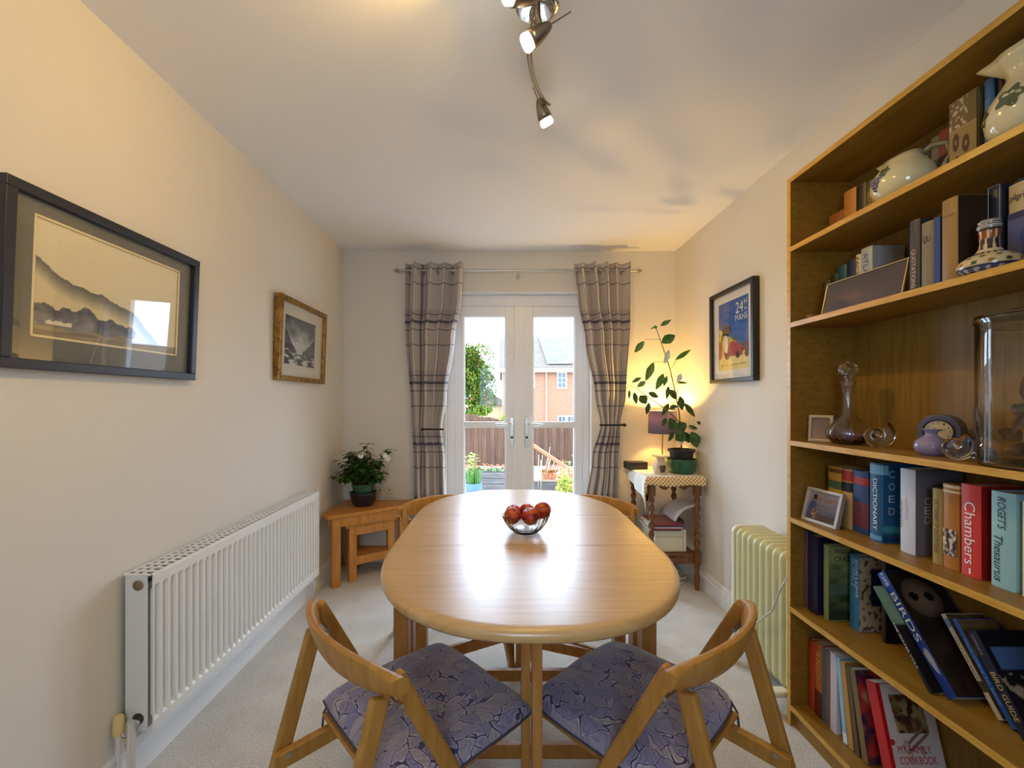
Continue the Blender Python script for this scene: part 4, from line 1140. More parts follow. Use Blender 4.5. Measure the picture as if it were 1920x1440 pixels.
g = MB(); g.ball((0, 0, .348), .017, sz=1.3); g.build('light_bulb', mat('table_lamp_bulb', (1, .8, .5), .4, emit=(1, .62, .28), estr=25), t, smooth=True)
lamp('table_lamp_light', 'POINT', (lp[0], lp[1], lp[2]+.385), 14.0, (1.0, .60, .15), .02)

# oil burner
t = thing('oil_burner', (1.075, 2.90, TT), label='cream pear-shaped oil burner with oval opening on the side table cloth', cat='oil burner')
CERA = mat('cream_ceramic', s8(222, 196, 158), .3, coat=.3)
g = MB(); g.lathe([(.0, 0), (.038, 0), (.046, .012), (.050, .035), (.044, .062), (.030, .088), (.026, .102), (.034, .110), (.056, .118), (.057, .122), (.034, .116), (0, .108)], 48)
dele = []
for f in g.bm.faces:
    c = f.calc_center_median()
    if c.y < 0 and (c.x/.024)**2 + ((c.z-.038)/.026)**2 < 1: dele.append(f)
bmesh.ops.delete(g.bm, geom=dele, context='FACES')
o = g.build('body', CERA, t, smooth=True, auto=50); s = o.modifiers.new('wall', 'SOLIDIFY'); s.thickness = .004; s.offset = -1
g = MB(); g.lathe([(0, .005), (.018, .005), (.018, .018), (0, .018)], 20); g.build('tealight', SILVER, t)
# black box
t = thing('black_box', (.975, 3.12, TT), (0, 0, .1), label='small black electronic box at the back of the side table', cat='box')
g = MB(); g.box(-.075, .075, -.045, .045, 0, .052); g.build('case', BLACK, t, bevel=.006)
g = MB(); g.box(-.06, .06, -.0462, -.045, .012, .04); g.build('front_panel', mat('smoked_panel', (.02, .018, .02), .1), t)

# printer / box on lower shelf, magazines, white pillow, cables
t = thing('printer', (1.122, 2.98, .2365), (0, 0, 0), 'cream printer box on the lower shelf of the side table', 'printer')
CREAM = mat('cream_plastic_case', s8(226, 216, 190), .4)
g = MB(); g.box(-.10, .11, -.13, .15, 0, .150); g.build('case', CREAM, t, bevel=.008)
g = MB(); g.box(-.095, .085, -.1315, -.129, .100, .102); g.box(.084, .086, -.1315, -.129, .01, .14); g.build('seam', mat('seam_grey', s8(150, 140, 120), .6), t)
cols = [(70, 64, 84), (150, 44, 50), (210, 200, 196), (60, 56, 90), (128, 40, 60)]
labs = ['slate grey magazine at the bottom of the pile on the printer', 'red magazine in the pile on the printer, second from bottom', 'white magazine in the middle of the pile on the printer', 'navy magazine in the pile on the printer, second from top', 'plum red magazine on top of the pile on the printer']
zz = .387
for i, c in enumerate(cols):
    t = thing('magazine', (1.08 + .004*i, 2.945 - .002*i, zz), (0, 0, .03*math.sin(i*2)), labs[i], 'magazine', 'magazines on the printer')
    g = MB(); g.box(-.10, .10, -.125, .12, .0, .0075); g.build('pages', PAGES, t)
    cm = mat('magazine_cover_%d' % i, s8(*c), .35)
    g = MB(); g.box(-.101, .101, -.127, .121, .0075, .0085); g.box(-.101, .101, -.127, -.1255, .0, .0075); g.build('cover', cm, t)
    zz += .0088
t = thing('paper_sheaf', (1.235, 2.99, .388), label='curled white pad of paper leaning behind the magazines on the lower shelf', cat='paper')
g = MB(); g.grid(10, 12, lambda u, v: (-.075 + .10*v*v + .045*v + .0, -.11 + .22*u, .045 + .11*math.sin(v*1.5) + 0*u), None)
o = g.build('sheets', mat('white_paper', s8(226, 226, 234), .6), t, smooth=True); s = o.modifiers.new('thick', 'SOLIDIFY'); s.thickness = .014
g = MB(); g.box(-.045, -.005, -.10, .10, .0, .05); g.build('pad', mat('dark_pad', s8(50, 46, 52), .7), t, bevel=.004)
t = thing('power_cable', (1.19, 2.92, 0), label='coiled white power cable on the carpet under the side table', cat='cable')
g = MB(); pts = []
for k in range(90):
    a = k*.2; r = .055 + .02*math.sin(k*.11); pts.append((-.02 + r*math.cos(a)*1.3, r*math.sin(a), .006 + .0008*k))
g.tube(pts, .0035, 6); g.build('coil', mat('white_cable', s8(226, 222, 212), .5), t, smooth=True)
g = MB(); g.tube([(-.02, .02, .01), (-.03, .1, .03), (.0, .26, .012), (-.05, .35, .05), (-.05, .375, .50)], .0028, 6); g.tube([(.03, .02, .02), (.02, .06, .05), (-.03, .05, .012)], .004, 6)
g.build('lamp_flex', mat('dark_cable', (.03, .025, .025), .5), t, smooth=True)
t = thing('wall_socket', (1.12, YB, .50), label='white socket with black plug on the back wall under the side table', cat='socket')
g = MB(); g.box(-.043, .043, -.009, 0, -.043, .043); g.build('faceplate', mat('socket_white', (1, 1, 1)), t, bevel=.003)
g = MB(); g.box(-.022, .022, -.04, -.0095, -.02, .026); g.build('plug', BLACK, t, bevel=.004)

# ================================================================== OIL-FILLED RADIATOR
OF = mat('pale_green_cream_enamel', s8(206, 202, 152), .3)
OFW = mat('ivory_enamel', s8(240, 234, 206), .35)
ox0, ox1, oy0, oy1 = 1.135, 1.305, 1.68, 2.12
t = thing('oil_radiator', ((ox0+ox1)/2, 1.90, 0), label='pale yellow-green oil-filled radiator on castors beside the bookcase', cat='heater')
cx_ = 1.22; cy_ = 1.90
N = 9; pitch = (oy1-oy0-.03)/N
for k in range(N):
    y = oy1 - .03 - pitch*(k+.5) - cy_
    g = MB(); rows = []
    hw = (ox1-ox0)/2
    outline = []
    for a in range(0, 91, 15): outline.append((hw-.035+.035*math.cos(R(a)), .630-.035+.035*math.sin(R(a))))
    for a in range(90, 181, 15): outline.append((-hw+.035+.035*math.cos(R(a)), .630-.035+.035*math.sin(R(a))))
    for a in range(180, 271, 15): outline.append((-hw+.03+.03*math.cos(R(a)), .075+.03+.03*math.sin(R(a))))
    for a in range(270, 361, 15): outline.append((hw-.03+.03*math.cos(R(a)), .075+.03+.03*math.sin(R(a))))
    lay = [(-pitch*.5, .80), (-pitch*.5, .90), (-pitch*.28, .97), (-pitch*.12, 1), (pitch*.12, 1), (pitch*.28, .97), (pitch*.5, .90), (pitch*.5, .8)]
    for dy, sc in lay:
        d = (1-sc)*.085
        rows.append([g.bm.verts.new((x*(1-d/hw), y+dy, .3525 + (z-.3525)*(1-d/.28))) for x, z in outline])
    m_ = len(outline)
    for a, b in zip(rows, rows[1:]):
        for i in range(m_): g.bm.faces.new((a[i], a[(i+1) % m_], b[(i+1) % m_], b[i]))
    g.bm.faces.new(rows[0]); g.bm.faces.new(list(reversed(rows[-1])))
    g.build('fin', OF, t, smooth=True, auto=50)
g = MB()
poly = [(x*1.03, z + (.004 if z > .3 else -.003)) for x, z in outline]
g.prism(poly, 0, .022, M=orient((1, 0, 0), (0, 0, 1), (0, -1, 0), 0, oy1-.004-cy_, 0)); g.build('end_panel', OFW, t, bevel=.006)
for y in (oy1-.045, oy0+.05):
    g = MB(); g.box(-.150, .100, y-.022-cy_, y+.022-cy_, .055, .080); f = g.build('foot', OFW, t, bevel=.008)
    for x in (-.135, .088):
        g = MB(); M = Matrix.Translation((x, y-cy_, .027)) @ Matrix.Rotation(R(90), 4, 'Y'); g.lathe([(0, -.014), (.022, -.014), (.026, -.010), (.026, .010), (.022, .014), (0, .014)], 20, M=M)
        g.box(x-.006, x+.006, y-.006-cy_, y+.006-cy_, .045, .06); g.build('castor', BLACK, f, smooth=True, auto=40)
g = MB(); P = [at(1480, 1075, 1.66), at(1462, 1108, 1.69), at(1448, 1145, 1.74), at(1420, 1168, 1.86), at(1392, 1170, 2.02), at(1372, 1170, 2.12), at(1371, 1182, 2.16)]
g.tube([p - Vector((cx_, cy_, 0)) for p in P], .0035, 8); g.build('power_cord', mat('grey_cord', s8(206, 204, 198), .5), t, smooth=True)

# ================================================================== BOOKCASE
BX0, BX1, BY0, BY1 = 1.103, 1.343, .757, 1.657
BZ = 2.093
bk = thing('bookcase', (BX1, 1.207, 0), label='tall open honey-oak bookcase full of books and ornaments on the right wall', cat='bookcase')
def bl(x, y, z=0): return (x-BX1, y-1.207, z)
EDGEM = two('oak_lit_edge_strip', s8(194, 144, 52), s8(214, 166, 72), 12, .35, stretch=(6, 1, 6))  # lit look of the front edges put into a lighter oak colour
for y0, y1 in ((BY1-.018, BY1), (BY0, BY0+.018)):
    g = MB(); g.box(BX0-BX1+.002, -.001, y0-1.207, y1-1.207, 0, BZ-.0); s = g.build('side_panel', OAKV, bk)
    g = MB(); g.box(BX0-BX1, BX0-BX1+.0025, y0-1.207, y1-1.207, 0, BZ); g.build('edge_strip', EDGEM, s)
SH = {'top': BZ, 's2': 1.828, 's3': 1.539, 's4': 1.089, 's5': .796, 's6': .454, 's7': .079}
for k, z in SH.items():
    g = MB(); g.box(BX0-BX1+.003, -.008, BY0+.018-1.207, BY1-.018-1.207, z-.018, z); s = g.build('top_board' if k == 'top' else 'shelf', OAKV, bk)
    g = MB(); g.box(BX0-BX1+.0005, BX0-BX1+.0035, BY0+.018-1.207, BY1-.018-1.207, z-.018, z+.0002); g.build('edge_strip', EDGEM, s)
g = MB(); g.box(-.007, -.003, BY0+.018-1.207, BY1-.018-1.207, .06, BZ-.018); g.build('back_panel', OAKB, bk)
g = MB(); g.box(BX0-BX1+.015, BX0-BX1+.03, BY0+.018-1.207, BY1-.018-1.207, 0, .061); g.build('plinth', OAKV, bk)

def yat(X, px): return X*F/(px-VX)
_cm = {}
def cmat(c, rough=.42):
    k = (c, rough)
    if k not in _cm: _cm[k] = mat('book_cover_%d_%d_%d' % c, s8(*c), rough, spec=.5)
    return _cm[k]
INKW = mat('spine_ink_white', s8(236, 236, 230), .6); INKD = mat('spine_ink_dark', s8(30, 28, 40), .6); INKG = mat('spine_ink_gold', s8(206, 178, 96), .45)
SHELFN = {'s2': 'books on the top shelf', 's3': 'books on the second shelf', 's5': 'books on the shelf under the glassware', 's6': 'books on the leaning-bird-book shelf', 's7': 'books on the bottom shelf'}
def book(sh, X, pa, pb, h, depth, col, label, lean=0, title=None, tc=INKW, tlen=.7, th=.5, tpos=.5, bands=(), soft=False, t=None, yfar=None, horiz=False, shear=0, extra_titles=(), dz=0):
    y0 = yfar if yfar is not None else yat(X, pa)
    tt = t if t else y0 - yat(X, pb) - .0006
    z = SH[sh] + .0005 + dz
    b_ = .0012 if soft else .0026
    o = thing('book', (X, y0, z), (0, -lean, R(-90)), label, 'book', SHELFN[sh])
    g = MB()
    if soft: poly = [(0, depth), (0, 0), (tt, 0), (tt, depth), (tt-b_, depth), (tt-b_, .002), (b_, .002), (b_, depth)]
    else: poly = [(0, depth), (0, .004), (tt*.2, .0008), (tt*.5, 0), (tt*.8, .0008), (tt, .004), (tt, depth), (tt-b_, depth), (tt-b_, .007), (b_, .007), (b_, depth)]
    g.prism(poly, 0, h); g.build('cover', cmat(col), o, smooth=not soft, auto=40)
    g = MB(); q = 0 if soft else .003; g.box(b_, tt-b_, .007, depth-q-.001, q, h-max(q, .0005)); g.build('page_block', PAGES, o)
    for (z0, z1, bc_) in bands:
        g = MB(); g.prism([(0-.0003, .02), (-.0003, .0037), (tt*.2, .0004), (tt*.5, -.0004), (tt*.8, .0004), (tt+.0003, .0037), (tt+.0003, .02)] if not soft else [(-.0003, .02), (-.0003, -.0004), (tt+.0003, -.0004), (tt+.0003, .02)], z0*h, z1*h); g.build('spine_band', cmat(bc_), o)
    L = [(title, tc, tlen, th, tpos, horiz, .5)] if title else []
    for (s, m_, tl, th_, tp, hz, xc) in L + list(extra_titles):
        if hz: text(s, o, m_, (tt*xc, -.0009, h*tp), (1, 0, 0), (0, 0, 1), tt*tl, h*th_, 'title', shear=shear)
        else: text(s, o, m_, (tt*xc, -.0009, h*tp), (0, 0, -1), (1, 0, 0), h*tl, tt*th_, 'title', shear=shear)
    o['_t'] = tt
    return o, tt, h, depth
def cover_face(o, tt, x0, x1, z0, z1, nx, ny, fn, name='cover_picture'):
    """picture on the cover that faces the camera (local +x side); x0..x1 along depth from the spine"""
    return art(o, name, (tt+.0004, x0, z0), (0, 1, 0), (0, 0, 1), x1-x0, z1-z0, nx, ny, fn)
def cover_text(o, tt, s, m_, yc, zc, L, H, name='title', vert=False, lift=.001):
    return text(s, o, m_, (tt+lift, yc, zc), (0, 1, 0) , (0, 0, 1), L, H, name)

# ---- shelf under the glassware (s5)
X = 1.205
book('s5', X, 1551, 1576, .205, .11, (196, 152, 52), 'short mustard book with green band, behind the silver photo frame', bands=((.62, .76, (70, 96, 70)), (.9, .97, (110, 76, 30))))
book('s5', X, 1577, 1596, .205, .11, (206, 170, 110), 'short book with red and black top bands, right of the mustard book', bands=((.80, .98, (190, 50, 36)), (.62, .78, (30, 34, 50))))
book('s5', X, 1597, 1627, .208, .11, (44, 76, 128), 'short blue book with red band, left of the tall blue dictionary', bands=((.78, .90, (190, 44, 36)), (.1, .5, (110, 60, 70))))
X = 1.185
o, tt, h, d = book('s5', X, 1629, 1654, .247, .135, (22, 82, 128), 'tall thick blue dictionary with white letters down its spine', title='DICTIONARY', tlen=.66, th=.30, tpos=.47, bands=((.86, .98, (120, 170, 205)), (.02, .08, (90, 150, 190))))
for i, c_ in enumerate('COED'):
    cover_text(o, tt, c_, mat('ink_dull_white', s8(170, 168, 172), .6), .030, h*(.87 - .155*i), .020, .022)
cover_face(o, tt, .0, .13, .005, .06, 30, 14, lambda u, v: mixc(rgb(20, 60, 100), rgb(60, 140, 150), math.exp(-((v-.7)/.25)**2)))
o, tt, h, d = book('s5', X, 1686, 1717, .245, .135, (206, 210, 222), 'thick silvery white dictionary between the blue and olive books', title='collins', tc=mat('ink_silver', s8(160, 164, 180), .5), tlen=.26, th=.22, tpos=.52, extra_titles=(('DICTIONARY', INKD, .33, .16, .45, False, .12),))
for i, c_ in enumerate('CED'):
    cover_text(o, tt, c_, mat('ink_grey', s8(196, 196, 196), .6), .034, h*(.64 - .11*i), .018, .022)
cover_face(o, tt, .0, .134, .0, h, 2, 2, lambda u, v: rgb(112, 106, 112))
book('s5', X, 1746, 1765, .205, .12, (164, 138, 74), 'slim olive book of quotations, left of the brown book', title='DICTIONARY OF QUOTATIONS', tc=INKD, tlen=.7, th=.5, tpos=.5)
o, tt, h, d = book('s5', X, 1766, 1796, .224, .125, (176, 112, 40), 'ochre brown book with picture on its spine, left of the red dictionary', bands=((.955, .985, (226, 206, 160)), (.90, .925, (226, 206, 160))))
art(o, 'spine_picture', (.003, -.0006, .035), (1, 0, 0), (0, 0, 1), tt-.006, .07, 14, 26, lambda u, v: mixc(rgb(40, 30, 30), rgb(220, 205, 180), .5 + 1.6*fb(u*4, v*6, 5)))
o, tt, h, d = book('s5', X, 1800, 1839, .232, .135, (214, 62, 58), 'bright red dictionary with a white name down its spine', title='Chambers', tlen=.68, th=.52, tpos=.47, extra_titles=(('I', INKW, .06, .1, .06, False, .5),))
cover_face(o, tt, .002, .134, .001, h-.001, 2, 2, lambda u, v: rgb(150, 24, 22))
o, tt, h, d = book('s5', X, 1856, 1903, .228, .13, (150, 196, 200), 'pale turquoise thesaurus right of the red dictionary', title="ROGET'S", tc=INKD, tlen=.34, th=.34, tpos=.78, extra_titles=(('Thesaurus', INKD, .48, .34, .30, False, .36),), shear=.3)
book('s5', X, 1914, 1950, .215, .13, (228, 216, 180), 'cream book at the right edge of the shelf, beside the thesaurus')
# ---- shelf s6
book('s6', 1.155, 1508, 1515, .292, .16, (92, 72, 96), 'thin faded purple book at the far end of the leaning-book shelf', yfar=1.6385, t=.014)
book('s6', 1.155, 1516, 1534, .285, .165, (30, 26, 62), 'thick dark navy book second from the far end of the leaning-book shelf', yfar=1.6235, t=.05)
def wild(u, v):
    c = mixc(rgb(46, 60, 36), rgb(150, 156, 96), v + .4*fb(u*3, v*8, 1))
    return mixc(c, rgb(90, 120, 120), .5 if .35 < v < .5 else 0)
o, tt, h, d = book('s6', 1.168, 1540, 1553, .268, .155, (128, 138, 84), 'mossy green illustrated book beside the dark navy book', tc=INKW, yfar=1.562, t=.030)
cover_face(o, tt, .0, .15, .004, h-.004, 40, 50, wild)
cover_text(o, tt, 'WILDLIFE', INKD, .055, h*.93, .07, .014); cover_text(o, tt, 'CRAZY', INKD, .055, h*.83, .07, .018)
o, tt, h, d = book('s6', 1.215, 1591, 1611, .255, .118, (46, 120, 176), 'bright blue science book standing left of the leaning bird books', title='SCIENCE', tlen=.38, th=.42, tpos=.76, extra_titles=(('NATURE & SCIENCE', INKW, .5, .2, .7, False, .82),), tc=mat('ink_pale_blue', s8(160, 206, 232), .6))
def butter(u, v):
    c = rgb(190, 170, 140)
    if fb(u*7, v*14, 2) > .28: c = rgb(90, 70, 60)
    if .35 < u and .34 < v < .84: c = mixc(rgb(16, 30, 70), rgb(40, 60, 110), v)
    return c
cover_face(o, tt, .0, .116, .002, h-.002, 36, 60, butter)
# leaning pile
LN = R(40)
def lbook(X, pbot, h, t_, depth, col, label, lean=LN, yb=None, dz=0, **kw):
    Yb = yb if yb else X*F/(pbot-VX)
    return book('s6', X, 0, 0, h, depth, col, label, lean=lean, yfar=Yb, t=t_, dz=dz, soft=True, **kw)
o, tt, h, d = lbook(1.150, 1744, .275, .010, .17, (80, 110, 90), 'slim glossy black wildlife book leaning leftmost on the shelf', yb=1.152, lean=R(40), title='THE WATER VOLE', tlen=.42, th=.6, tpos=.42, bands=((0, .62, (14, 14, 16)),))
def vole(u, v):
    if v > .62: return mixc(rgb(120, 150, 120), rgb(90, 130, 190), u*1.2)
    return mixc(rgb(14, 12, 14), rgb(50, 40, 30), .5*fb(u*4, v*4, 2) + .2)
cover_face(o, tt, .0, .168, .002, h-.002, 30, 40, vole)
o, tt, h, d = lbook(1.176, 1790, .325, .030, .150, (34, 66, 150), 'thick blue bird book with big white title, leaning across the shelf', yb=1.130, lean=R(41), title='BIRDS', tlen=.40, th=.62, tpos=.61, bands=((.88, .985, (40, 90, 170)),), extra_titles=(('RSPB', INKW, .12, .4, .93, False, .5),))
BIRD = mat('printed_bird_grey', s8(170, 172, 180), .5)
flat_pts = [(.006, .20), (.016, .23), (.024, .21), (.026, .15), (.022, .08), (.014, .10), (.008, .15)]
g = MB(); vs = [g.bm.verts.new((p[0], -.0009, p[1]*.45+.015)) for p in flat_pts]; g.bm.faces.new(vs); g.build('printed_bird', BIRD, o, fixn=False)
def owl(u, v):
    c = mixc(rgb(22, 16, 14), rgb(60, 44, 34), .4 + .5*fb(u*4, v*7, 3))
    dx, dy = (u-.45)/.36, (v-.76)/.17
    if dx*dx + dy*dy < 1: c = mixc(rgb(126, 104, 86), rgb(84, 68, 56), dx*dx + dy*dy)
    for ex in (.30, .60):
        if ((u-ex)/.09)**2 + ((v-.77)/.04)**2 < 1: c = rgb(16, 12, 14)
    return c
cover_face(o, tt, .0, .148, .002, h-.002, 50, 80, owl)
o, tt, h, d = lbook(1.222, 1868, .237, .013, .105, (196, 184, 160), 'leaning cream nature book between the big bird book and blue guide', yb=1.056, lean=R(35.5), title='NATURE BRITAIN', tc=mat('ink_tan', s8(120, 108, 90), .6), tlen=.52, th=.5, tpos=.50, bands=((.86, .95, (110, 130, 160)), (.24, .34, (60, 48, 34))))
cover_face(o, tt, .0, .103, .002, h-.002, 24, 40, lambda u, v: mixc(rgb(60, 44, 30), rgb(120, 96, 60), .5 + fb(u*3, v*5, 9)))
o, tt, h, d = lbook(1.220, 1890, .238, .013, .105, (32, 84, 156), 'slim blue field guide leaning just left of the dark bird guide', yb=1.026, lean=R(35), title='FIELD GUIDE TO BIRDS', tc=mat('ink_sky', s8(130, 170, 220), .6), tlen=.6, th=.45, tpos=.5)
cover_face(o, tt, .0, .103, .15, h-.002, 24, 30, lambda u, v: mixc(rgb(150, 126, 84), rgb(110, 90, 60), v + .3*fb(u*3, v*4)))
o, tt, h, d = lbook(1.205, 1915, .225, .024, .12, (22, 26, 46), 'dark navy bird guide with gold title, leaning right of the blue guide', yb=.992, lean=R(32), title='BIRD GUIDE', tc=INKG, tlen=.44, th=.5, tpos=.38, extra_titles=(('COMPLETE', mat('ink_silver', (1, 1, 1)), .2, .22, .86, False, .35),))
def dk(u, v):
    c = rgb(20, 20, 34)
    if .1 < u < .9 and .62 < v < .84: c = mixc(rgb(40, 70, 130), rgb(90, 120, 170), v)
    if fb(u*6, v*8, 8) > .3 and v < .6: c = rgb(150, 140, 120)
    return c
cover_face(o, tt, .0, .118, .002, h-.002, 40, 60, dk)
def moth(u, v):
    c = rgb(30, 20, 18)
    if .2 < u < .8 and .55 < v < .60: c = rgb(150, 110, 100)
    return c
o, tt, h, d = book('s6', 1.245, 1700, 1712, .300, .088, (44, 28, 22), 'large dark brown book upright at the back, behind the leaning books', t=.02, yfar=1.41)
cover_face(o, tt, .0, .086, .002, h-.002, 30, 30, moth)

# ---- bottom shelf s7
X = 1.165
y = 1.632
def stack(sh, X, y, items, lean0=0):
    for it in items:
        (t_, h, depth, col, label), kw = it[0], it[1] if len(it) > 1 else {}
        r = book(sh, X, 0, 0, h, depth, col, label, yfar=y, t=t_, **kw)
        y -= t_/math.cos(kw.get('lean', 0)) + .001 + kw.get('gap', 0) if False else t_ + .001
    return y
items = [((.030, .262, .16, (176, 56, 24), 'brick red cookery book at the far end of the bottom shelf'), dict()),
 ((.042, .270, .16, (190, 96, 30), 'orange-brown book with lettering, second on the bottom shelf'), dict(title='KNIGHT', tc=INKG, tlen=.5, th=.5, tpos=.62, bands=((0, .35, (110, 26, 24)),))),
 ((.018, .268, .15, (66, 96, 96), 'slim teal book on the bottom shelf beside the orange book'), dict(soft=True)),
 ((.018, .270, .15, (120, 84, 84), 'slim dusty mauve book on the bottom shelf, right of the teal one'), dict(soft=True)),
 ((.028, .275, .165, (214, 204, 210), 'pale lilac-white book on the bottom shelf beside the pale blue book'), dict(soft=True))]
y = stack('s7', X, y, items)
def lb7(yb, t_, h, depth, col, label, lean, Xs=X, **kw): return book('s7', Xs, 0, 0, h, depth, col, label, lean=lean, yfar=yb, t=t_, soft=True, **kw)
lb7(1.462, .016, .275, .165, (150, 196, 216), 'leaning pale sky-blue book on the bottom shelf', R(7), bands=((0, .12, (230, 236, 240)),))
lb7(1.440, .020, .272, .165, (190, 140, 70), 'leaning tan book on the bottom shelf, right of the sky-blue one', R(8))
lb7(1.412, .016, .268, .160, (92, 74, 46), 'leaning dark olive book on the bottom shelf, third of the slanting ones', R(9))
o, tt, h, d = lb7(1.385, .022, .275, .162, (120, 100, 60), 'leaning book with purple fruit-pattern cover, left of the red-spined cookbook', R(11))
cover_face(o, tt, .0, .16, .002, h-.002, 40, 60, lambda u, v: mixc(mixc(rgb(52, 40, 80), rgb(176, 60, 50), .5 + 1.4*fb(u*4, v*6, 4)), rgb(200, 180, 150), max(0, 1.6*fb(u*3, v*4, 9)-.3)))
o, tt, h, d = lb7(1.300, .036, .282, .163, (190, 22, 34), 'white family cookbook with red spine leaning on the bottom shelf', R(15))
def cook(u, v):
    c = rgb(206, 196, 200)
    if .16 < u + .15*(v-.7) < .80 and .52 < v < .90:
        c = mixc(rgb(150, 140, 96), rgb(96, 60, 36), .45 + 1.3*fb(u*5, v*6, 2))
        if fb(u*7, v*7, 6) > .15: c = rgb(70, 40, 30)
    for (ax, ay, bx_, by_) in ((.28, .40, .72, .58), (.36, .36, .78, .52)):
        tt_ = max(0, min(1, ((u-ax)*(bx_-ax)+(v-ay)*(by_-ay))/((bx_-ax)**2+(by_-ay)**2)))
        if math.hypot(u-ax-tt_*(bx_-ax), v-ay-tt_*(by_-ay)) < .018: c = rgb(120, 104, 90)
    for ex, ey, rr in ((.30, .40, .06), (.34, .31, .05), (.62, .36, .045)):
        q = math.hypot(u-ex, v-ey)
        if q < rr: c = mixc(rgb(220, 206, 196), rgb(150, 130, 120), q/rr)
    return c
cover_face(o, tt, .012, .162, .002, h-.002, 70, 110, cook)
cover_face(o, tt, .0, .012, .002, h-.002, 2, 2, lambda u, v: rgb(186, 18, 30), 'spine_wrap')
RI = mat('ink_red', s8(170, 28, 44), .6)
cover_text(o, tt, 'MY FAMILY', RI, .078, .106, .100, .020); cover_text(o, tt, 'COOKBOOK', RI, .084, .078, .112, .020)
g = MB(); g.lathe([(0, 0), (.008, 0), (.008, .0006), (0, .0006)], 16, M=Matrix.Translation((tt+.0006, .016, .125)) @ Matrix.Rotation(R(90), 4, 'Y')); g.build('cover_tab', RI, o)

# ---- second shelf s3
X = 1.215
y = 1.625
items = [((.035, .150, .11, (58, 62, 40), 'small olive green book at the far end of the second shelf'), {}),
 ((.035, .165, .11, (36, 40, 36), 'dark bottle-green book behind the leaning photo on the second shelf'), {}),
 ((.038, .185, .11, (28, 76, 92), 'teal book with orange picture behind the leaning photo'), dict(bands=((.30, .5, (176, 110, 50)),))),
 ((.038, .190, .11, (24, 34, 66), 'navy book just left of the small white-spined book'), {}),
 ((.020, .200, .11, (206, 190, 160), 'narrow cream-spined book between navy and pale grey books'), dict(title='FACT', tc=INKD, tlen=.3, th=.6, tpos=.8)),
 ((.044, .212, .11, (168, 172, 172), 'pale grey-blue book rising behind the leaning photo'), dict(title='ATLAS', tc=mat('ink_blue', s8(70, 100, 150), .6), tlen=.4, th=.4, tpos=.72))]
y = stack('s3', X, y, items)
X = 1.150
o, tt, h, d = book('s3', X, 1697, 1712, .205, .15, (64, 60, 64), 'dark book of quotations with bold cream letters, right of the leaning photo', yfar=1.213, t=.030, title='QUOTATIONS', tc=mat('ink_cream', s8(206, 186, 150), .6), tlen=.52, th=.45, tpos=.34)
o, tt, h, d = book('s3', X, 1728, 1752, .185, .15, (128, 116, 92), 'taupe book marked QU, right of the dark quotations book', yfar=1.178, t=.034, title='QU', tc=INKD, tlen=.62, th=.11, tpos=.74, horiz=True, bands=((.0, 1.0, (128, 116, 92)),))
book('s3', X, 1752, 1764, .186, .14, (34, 66, 130), 'slim blue book squeezed against the tall tan book', yfar=1.142, t=.017, soft=True)
o, tt, h, d = book('s3', 1.135, 1764, 1797, .214, .16, (150, 118, 62), 'tall tan hardback with faded title on the second shelf', title='Discovery', tc=mat('ink_olive', s8(96, 84, 56), .6), tlen=.6, th=.05, tpos=.80, horiz=True, yfar=1.109, t=.041)
cover_face(o, tt, .001, .158, .001, h-.001, 2, 2, lambda u, v: rgb(52, 38, 26))
o, tt, h, d = book('s3', 1.209, 1845, 1870, .228, .11, (40, 48, 66), 'tall slate-navy book with pale edge behind the painted vase neck', yfar=1.066, t=.026, title='MUSEUM', tc=INKG, tlen=.6, th=.05, tpos=.60, horiz=True)
g = MB(); 
for x0, x1, z0, z1 in ((0, .0015, 0, h), (tt-.0015, tt, 0, h), (0, tt, h-.0015, h)): g.box(x0, x1, -.0012, -.0004, z0, z1)
g.build('pale_border', mat('border_silver', s8(180, 180, 176), .5), o)
book('s3', 1.245, 1872, 1882, .235, .085, (80, 92, 92), 'grey-green book between the slate book and the dune-covered book', yfar=1.039, t=.012)
o, tt, h, d = book('s3', 1.209, 1880, 1920, .212, .11, (196, 178, 140), 'book with a blue dune picture on its spine at the right of the second shelf', yfar=1.026, t=.05, title='pilgrim', tc=INKD, tlen=.8, th=.09, tpos=.84, horiz=True)
art(o, 'spine_picture', (.002, -.0012, .004), (1, 0, 0), (0, 0, 1), tt-.004, h*.66, 20, 40, lambda u, v: mixc(rgb(70, 50, 34), rgb(90, 100, 150), v*1.2 + .25*math.sin(u*3)) if v < .9 else rgb(60, 60, 110))

